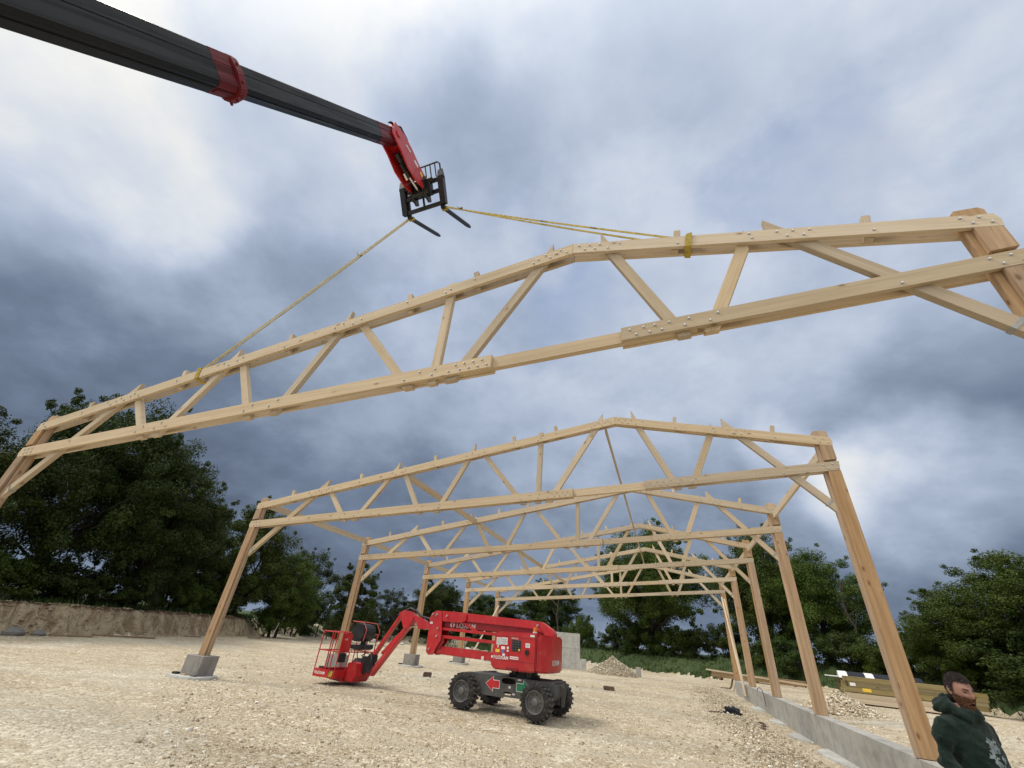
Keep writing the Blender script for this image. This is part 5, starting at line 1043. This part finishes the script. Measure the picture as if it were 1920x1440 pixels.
# the print lies on the cloth: copy the chest faces inside the splash outline and lift them 2 mm
out0 = [(-.055, 1.35), (-.02, 1.31), (.03, 1.335), (.06, 1.30), (.045, 1.22), (.065, 1.16), (.03, 1.12), (.01, 1.05), (-.015, 1.10), (-.05, 1.07), (-.10, 1.10), (-.085, 1.15), (-.12, 1.17), (-.10, 1.22), (-.065, 1.24), (-.075, 1.30)]
out = [(.02+u_*.72, 1.225+(v_-1.2)*.72) for u_, v_ in out0]
vv = []; ff_ = []
bm_.normal_update()
for f_ in bm_.faces:
    c = f_.calc_center_median()
    if f_.normal.x > .3 and c.x > .04 and pip(np.array([c.y+.006*math.sin(c.z*190)]), np.array([c.z+.008*math.sin(c.y*170)]), out)[0]:
        if vnoise(np.array([c.y+3]), np.array([c.z]), .016, 44)[0] > .16: continue
        b0 = len(vv); vv += [tuple(v.co+f_.normal*.003) for v in f_.verts]; ff_.append(tuple(range(b0, len(vv))))
bm_.free()
if ff_:
    me = bpy.data.meshes.new('chest_print'); me.from_pydata(vv, [], ff_); link('chest_print', me, M_PRINT, per)
# head: shaped ellipsoid
HC = Vector((.075, 0, 1.635)); hd = empty('head', HC, R(2)); hd.parent = per; hd.rotation_euler = (R(4), R(15), R(-10))
mb = MB(); bmesh.ops.create_uvsphere(mb.bm, u_segments=56, v_segments=44, radius=1)
def gauss(x, c, s): return math.exp(-((x-c)/s)**2)
def headshape(p):
    x, y, z = p; X_ = .098*x; Y_ = .076*y; Z_ = .118*z
    if z < 0: Y_ *= 1-.24*(-z)**1.3; X_ *= 1-.10*(-z) if x > 0 else 1-.45*(-z)
    if x > .0:
        X_ -= .006*x*gauss(z, .30, .9)
        X_ += .030*gauss(y, 0, .17)*gauss(z, -.16, .22)*(x > .5)                    # nose
        X_ += .012*gauss(y, 0, .12)*gauss(z, .06, .16)*(x > .5)
        X_ += .008*(gauss(y, .38, .30)+gauss(y, -.38, .30))*gauss(z, .22, .10)      # brow
        X_ -= .012*(gauss(y, .40, .20)+gauss(y, -.40, .20))*gauss(z, .06, .11)      # sockets
        X_ += .006*(gauss(y, .52, .22)+gauss(y, -.52, .22))*gauss(z, -.14, .18)     # cheeks
        X_ += .008*gauss(y, 0, .28)*gauss(z, -.50, .12); X_ -= .004*gauss(y, 0, .3)*gauss(z, -.56, .03)
        X_ += .010*gauss(y, 0, .32)*gauss(z, -.82, .2)                              # chin
    return Vector((X_, Y_, Z_))
for v in mb.bm.verts: v.co = headshape(v.co)
mb.done('face', M_SKIN, hd, smooth=True)
mb = MB()
for s_ in (-1, 1):
    r = bmesh.ops.create_uvsphere(mb.bm, u_segments=14, v_segments=10, radius=1)['verts']
    for v in r:
        k = v.co.copy(); v.co = Vector((-.012+k.x*.017-.008*k.z, s_*(.078+.006*k.y*1.0+.006*(1-abs(k.z))*(k.x < 0)), -.006+k.z*.033)); 
mb.done('ears', M_SKIN, hd, smooth=True)
M_HAIR = simple('dark_hair', (.018, .011, .010), .8, 0, .3, 60, (.04, .02, .015)); M_BEARD = simple('auburn_beard', (.095, .042, .022), .95, 0, .8, 60, (.22, .095, .04))
def shell(name, cond, lift_, mat, shape=None, nz=.004):
    mb = MB(); bmesh.ops.create_uvsphere(mb.bm, u_segments=110, v_segments=90, radius=1); kill = []
    for f_ in mb.bm.faces:
        c = f_.calc_center_median()
        if not cond(c.x, c.y, c.z): kill.append(f_)
    bmesh.ops.delete(mb.bm, geom=kill, context='FACES')
    for v in mb.bm.verts:
        p = v.co.copy(); q = headshape(p); n_ = Vector((q.x/.0096, q.y/.0058, q.z/.0139)).normalized(); L_ = lift_(p.x, p.y, p.z)+nz*random.uniform(-.5, .5); v.co = q+n_*L_
        if shape: v.co = shape(v.co, p)
    return mb.done(name, mat, hd)
shell('hair', lambda x, y, z: (z > .66+.05*math.sin(y*23)*.4-.10*(1-abs(y)) if x > .35 else (z > -.05-.2*x if x > -.05 and abs(y) > .5 else z > (-.50 if x < -.05 else .2))) and not (z < .60 and abs(y) > .4 and x > .22), lambda x, y, z: .007+.007*max(0, z)+.004*vnoise(np.array([x*9+30]), np.array([y*9+z*7+30]), 1.0, 71)[0], M_HAIR, nz=.008)
shell('beard', lambda x, y, z: z < -.28+.10*abs(y) and x > (-.02 if z > -.6 else .1) and not (z > -.34 and abs(y) < .28) and not (abs(z+.55) < .035 and abs(y) < .26) or (x > .1 and abs(z+.36) < .07 and abs(y) < .34), lambda x, y, z: .008+.020*max(0, -z-.3), M_BEARD, shape=lambda c, p: c+Vector((.030, 0, -.062))*max(0, -p.z-.50)*max(0, p.x+.2)*1.5, nz=.010)
mb = MB()
for s_ in (-1, 1): mb.tube([headshape(Vector((math.cos(a_)*.97, s_*math.sin(a_)*.97, .235+.05*math.sin((a_-.15)*3)))) + Vector((.004, 0, 0)) for a_ in [.20+.10*i for i in range(6)]], [.003, .0045, .005, .005, .004, .002], 6)
mb.done('eyebrows', M_HAIR, hd)
mb = MB()
for s_ in (-1, 1): mb.tube([headshape(Vector((math.cos(a_), s_*math.sin(a_), .055-.02*abs(a_-.42)))) + Vector((.0015, 0, 0)) for a_ in [.28+.07*i for i in range(6)]], [.0015, .003, .0035, .0035, .003, .001], 6)
mb.done('eyes', M_BLACK, hd)
mb = MB(); mb.tube([headshape(Vector((math.cos(a_), math.sin(a_), -.545)))+Vector((.002, 0, 0)) for a_ in [-.24+.06*i for i in range(9)]], [.001, .003, .004, .0045, .0045, .0045, .004, .003, .001], 6); mb.done('lips', simple('lips', (.28, .09, .07), .5), hd, smooth=True)
# hands
def hand(s_):
    W_ = Vector((.19, s_*.21, .90)); d = Vector((.085, -s_*.0-.0, -.055)).normalized()
    vs = [W_, W_+d*.045, W_+d*.085]; es = [(0, 1), (1, 2)]; rs = [(.027, .020), (.038, .017), (.040, .014)]
    side = d.cross(Vector((0, 1, 0))).normalized()*1; up_ = Vector((0, 1, 0))
    bas = Vector((0, 0, 1))-d*d.z; bas.normalize()
    L_ = [.070, .080, .075, .058]
    for k in range(4):
        o = W_+d*.088+bas*(.030-.020*k); b0 = len(vs); curl = Vector((0, -s_, 0)); vs += [o, o+d*L_[k]*.45+curl*.006, o+d*L_[k]*.75+curl*.022, o+d*L_[k]*.9+curl*.044]; es += [(2, b0), (b0, b0+1), (b0+1, b0+2), (b0+2, b0+3)]; rs += [(.0095, .0095), (.009, .009), (.008, .008), (.0068, .0068)]
    b0 = len(vs); vs += [W_+d*.035+bas*.035, W_+d*.065+bas*.060+Vector((0, -s_*.012, 0)), W_+d*.092+bas*.066+Vector((0, -s_*.022, 0))]; es += [(1, b0), (b0, b0+1), (b0+1, b0+2)]; rs += [.012, .0105, .0085]
    skin_body('hand', [tuple(v) for v in vs], es, [r if isinstance(r, tuple) else (r, r) for r in rs], M_SKIN)
hand(-1); hand(1)
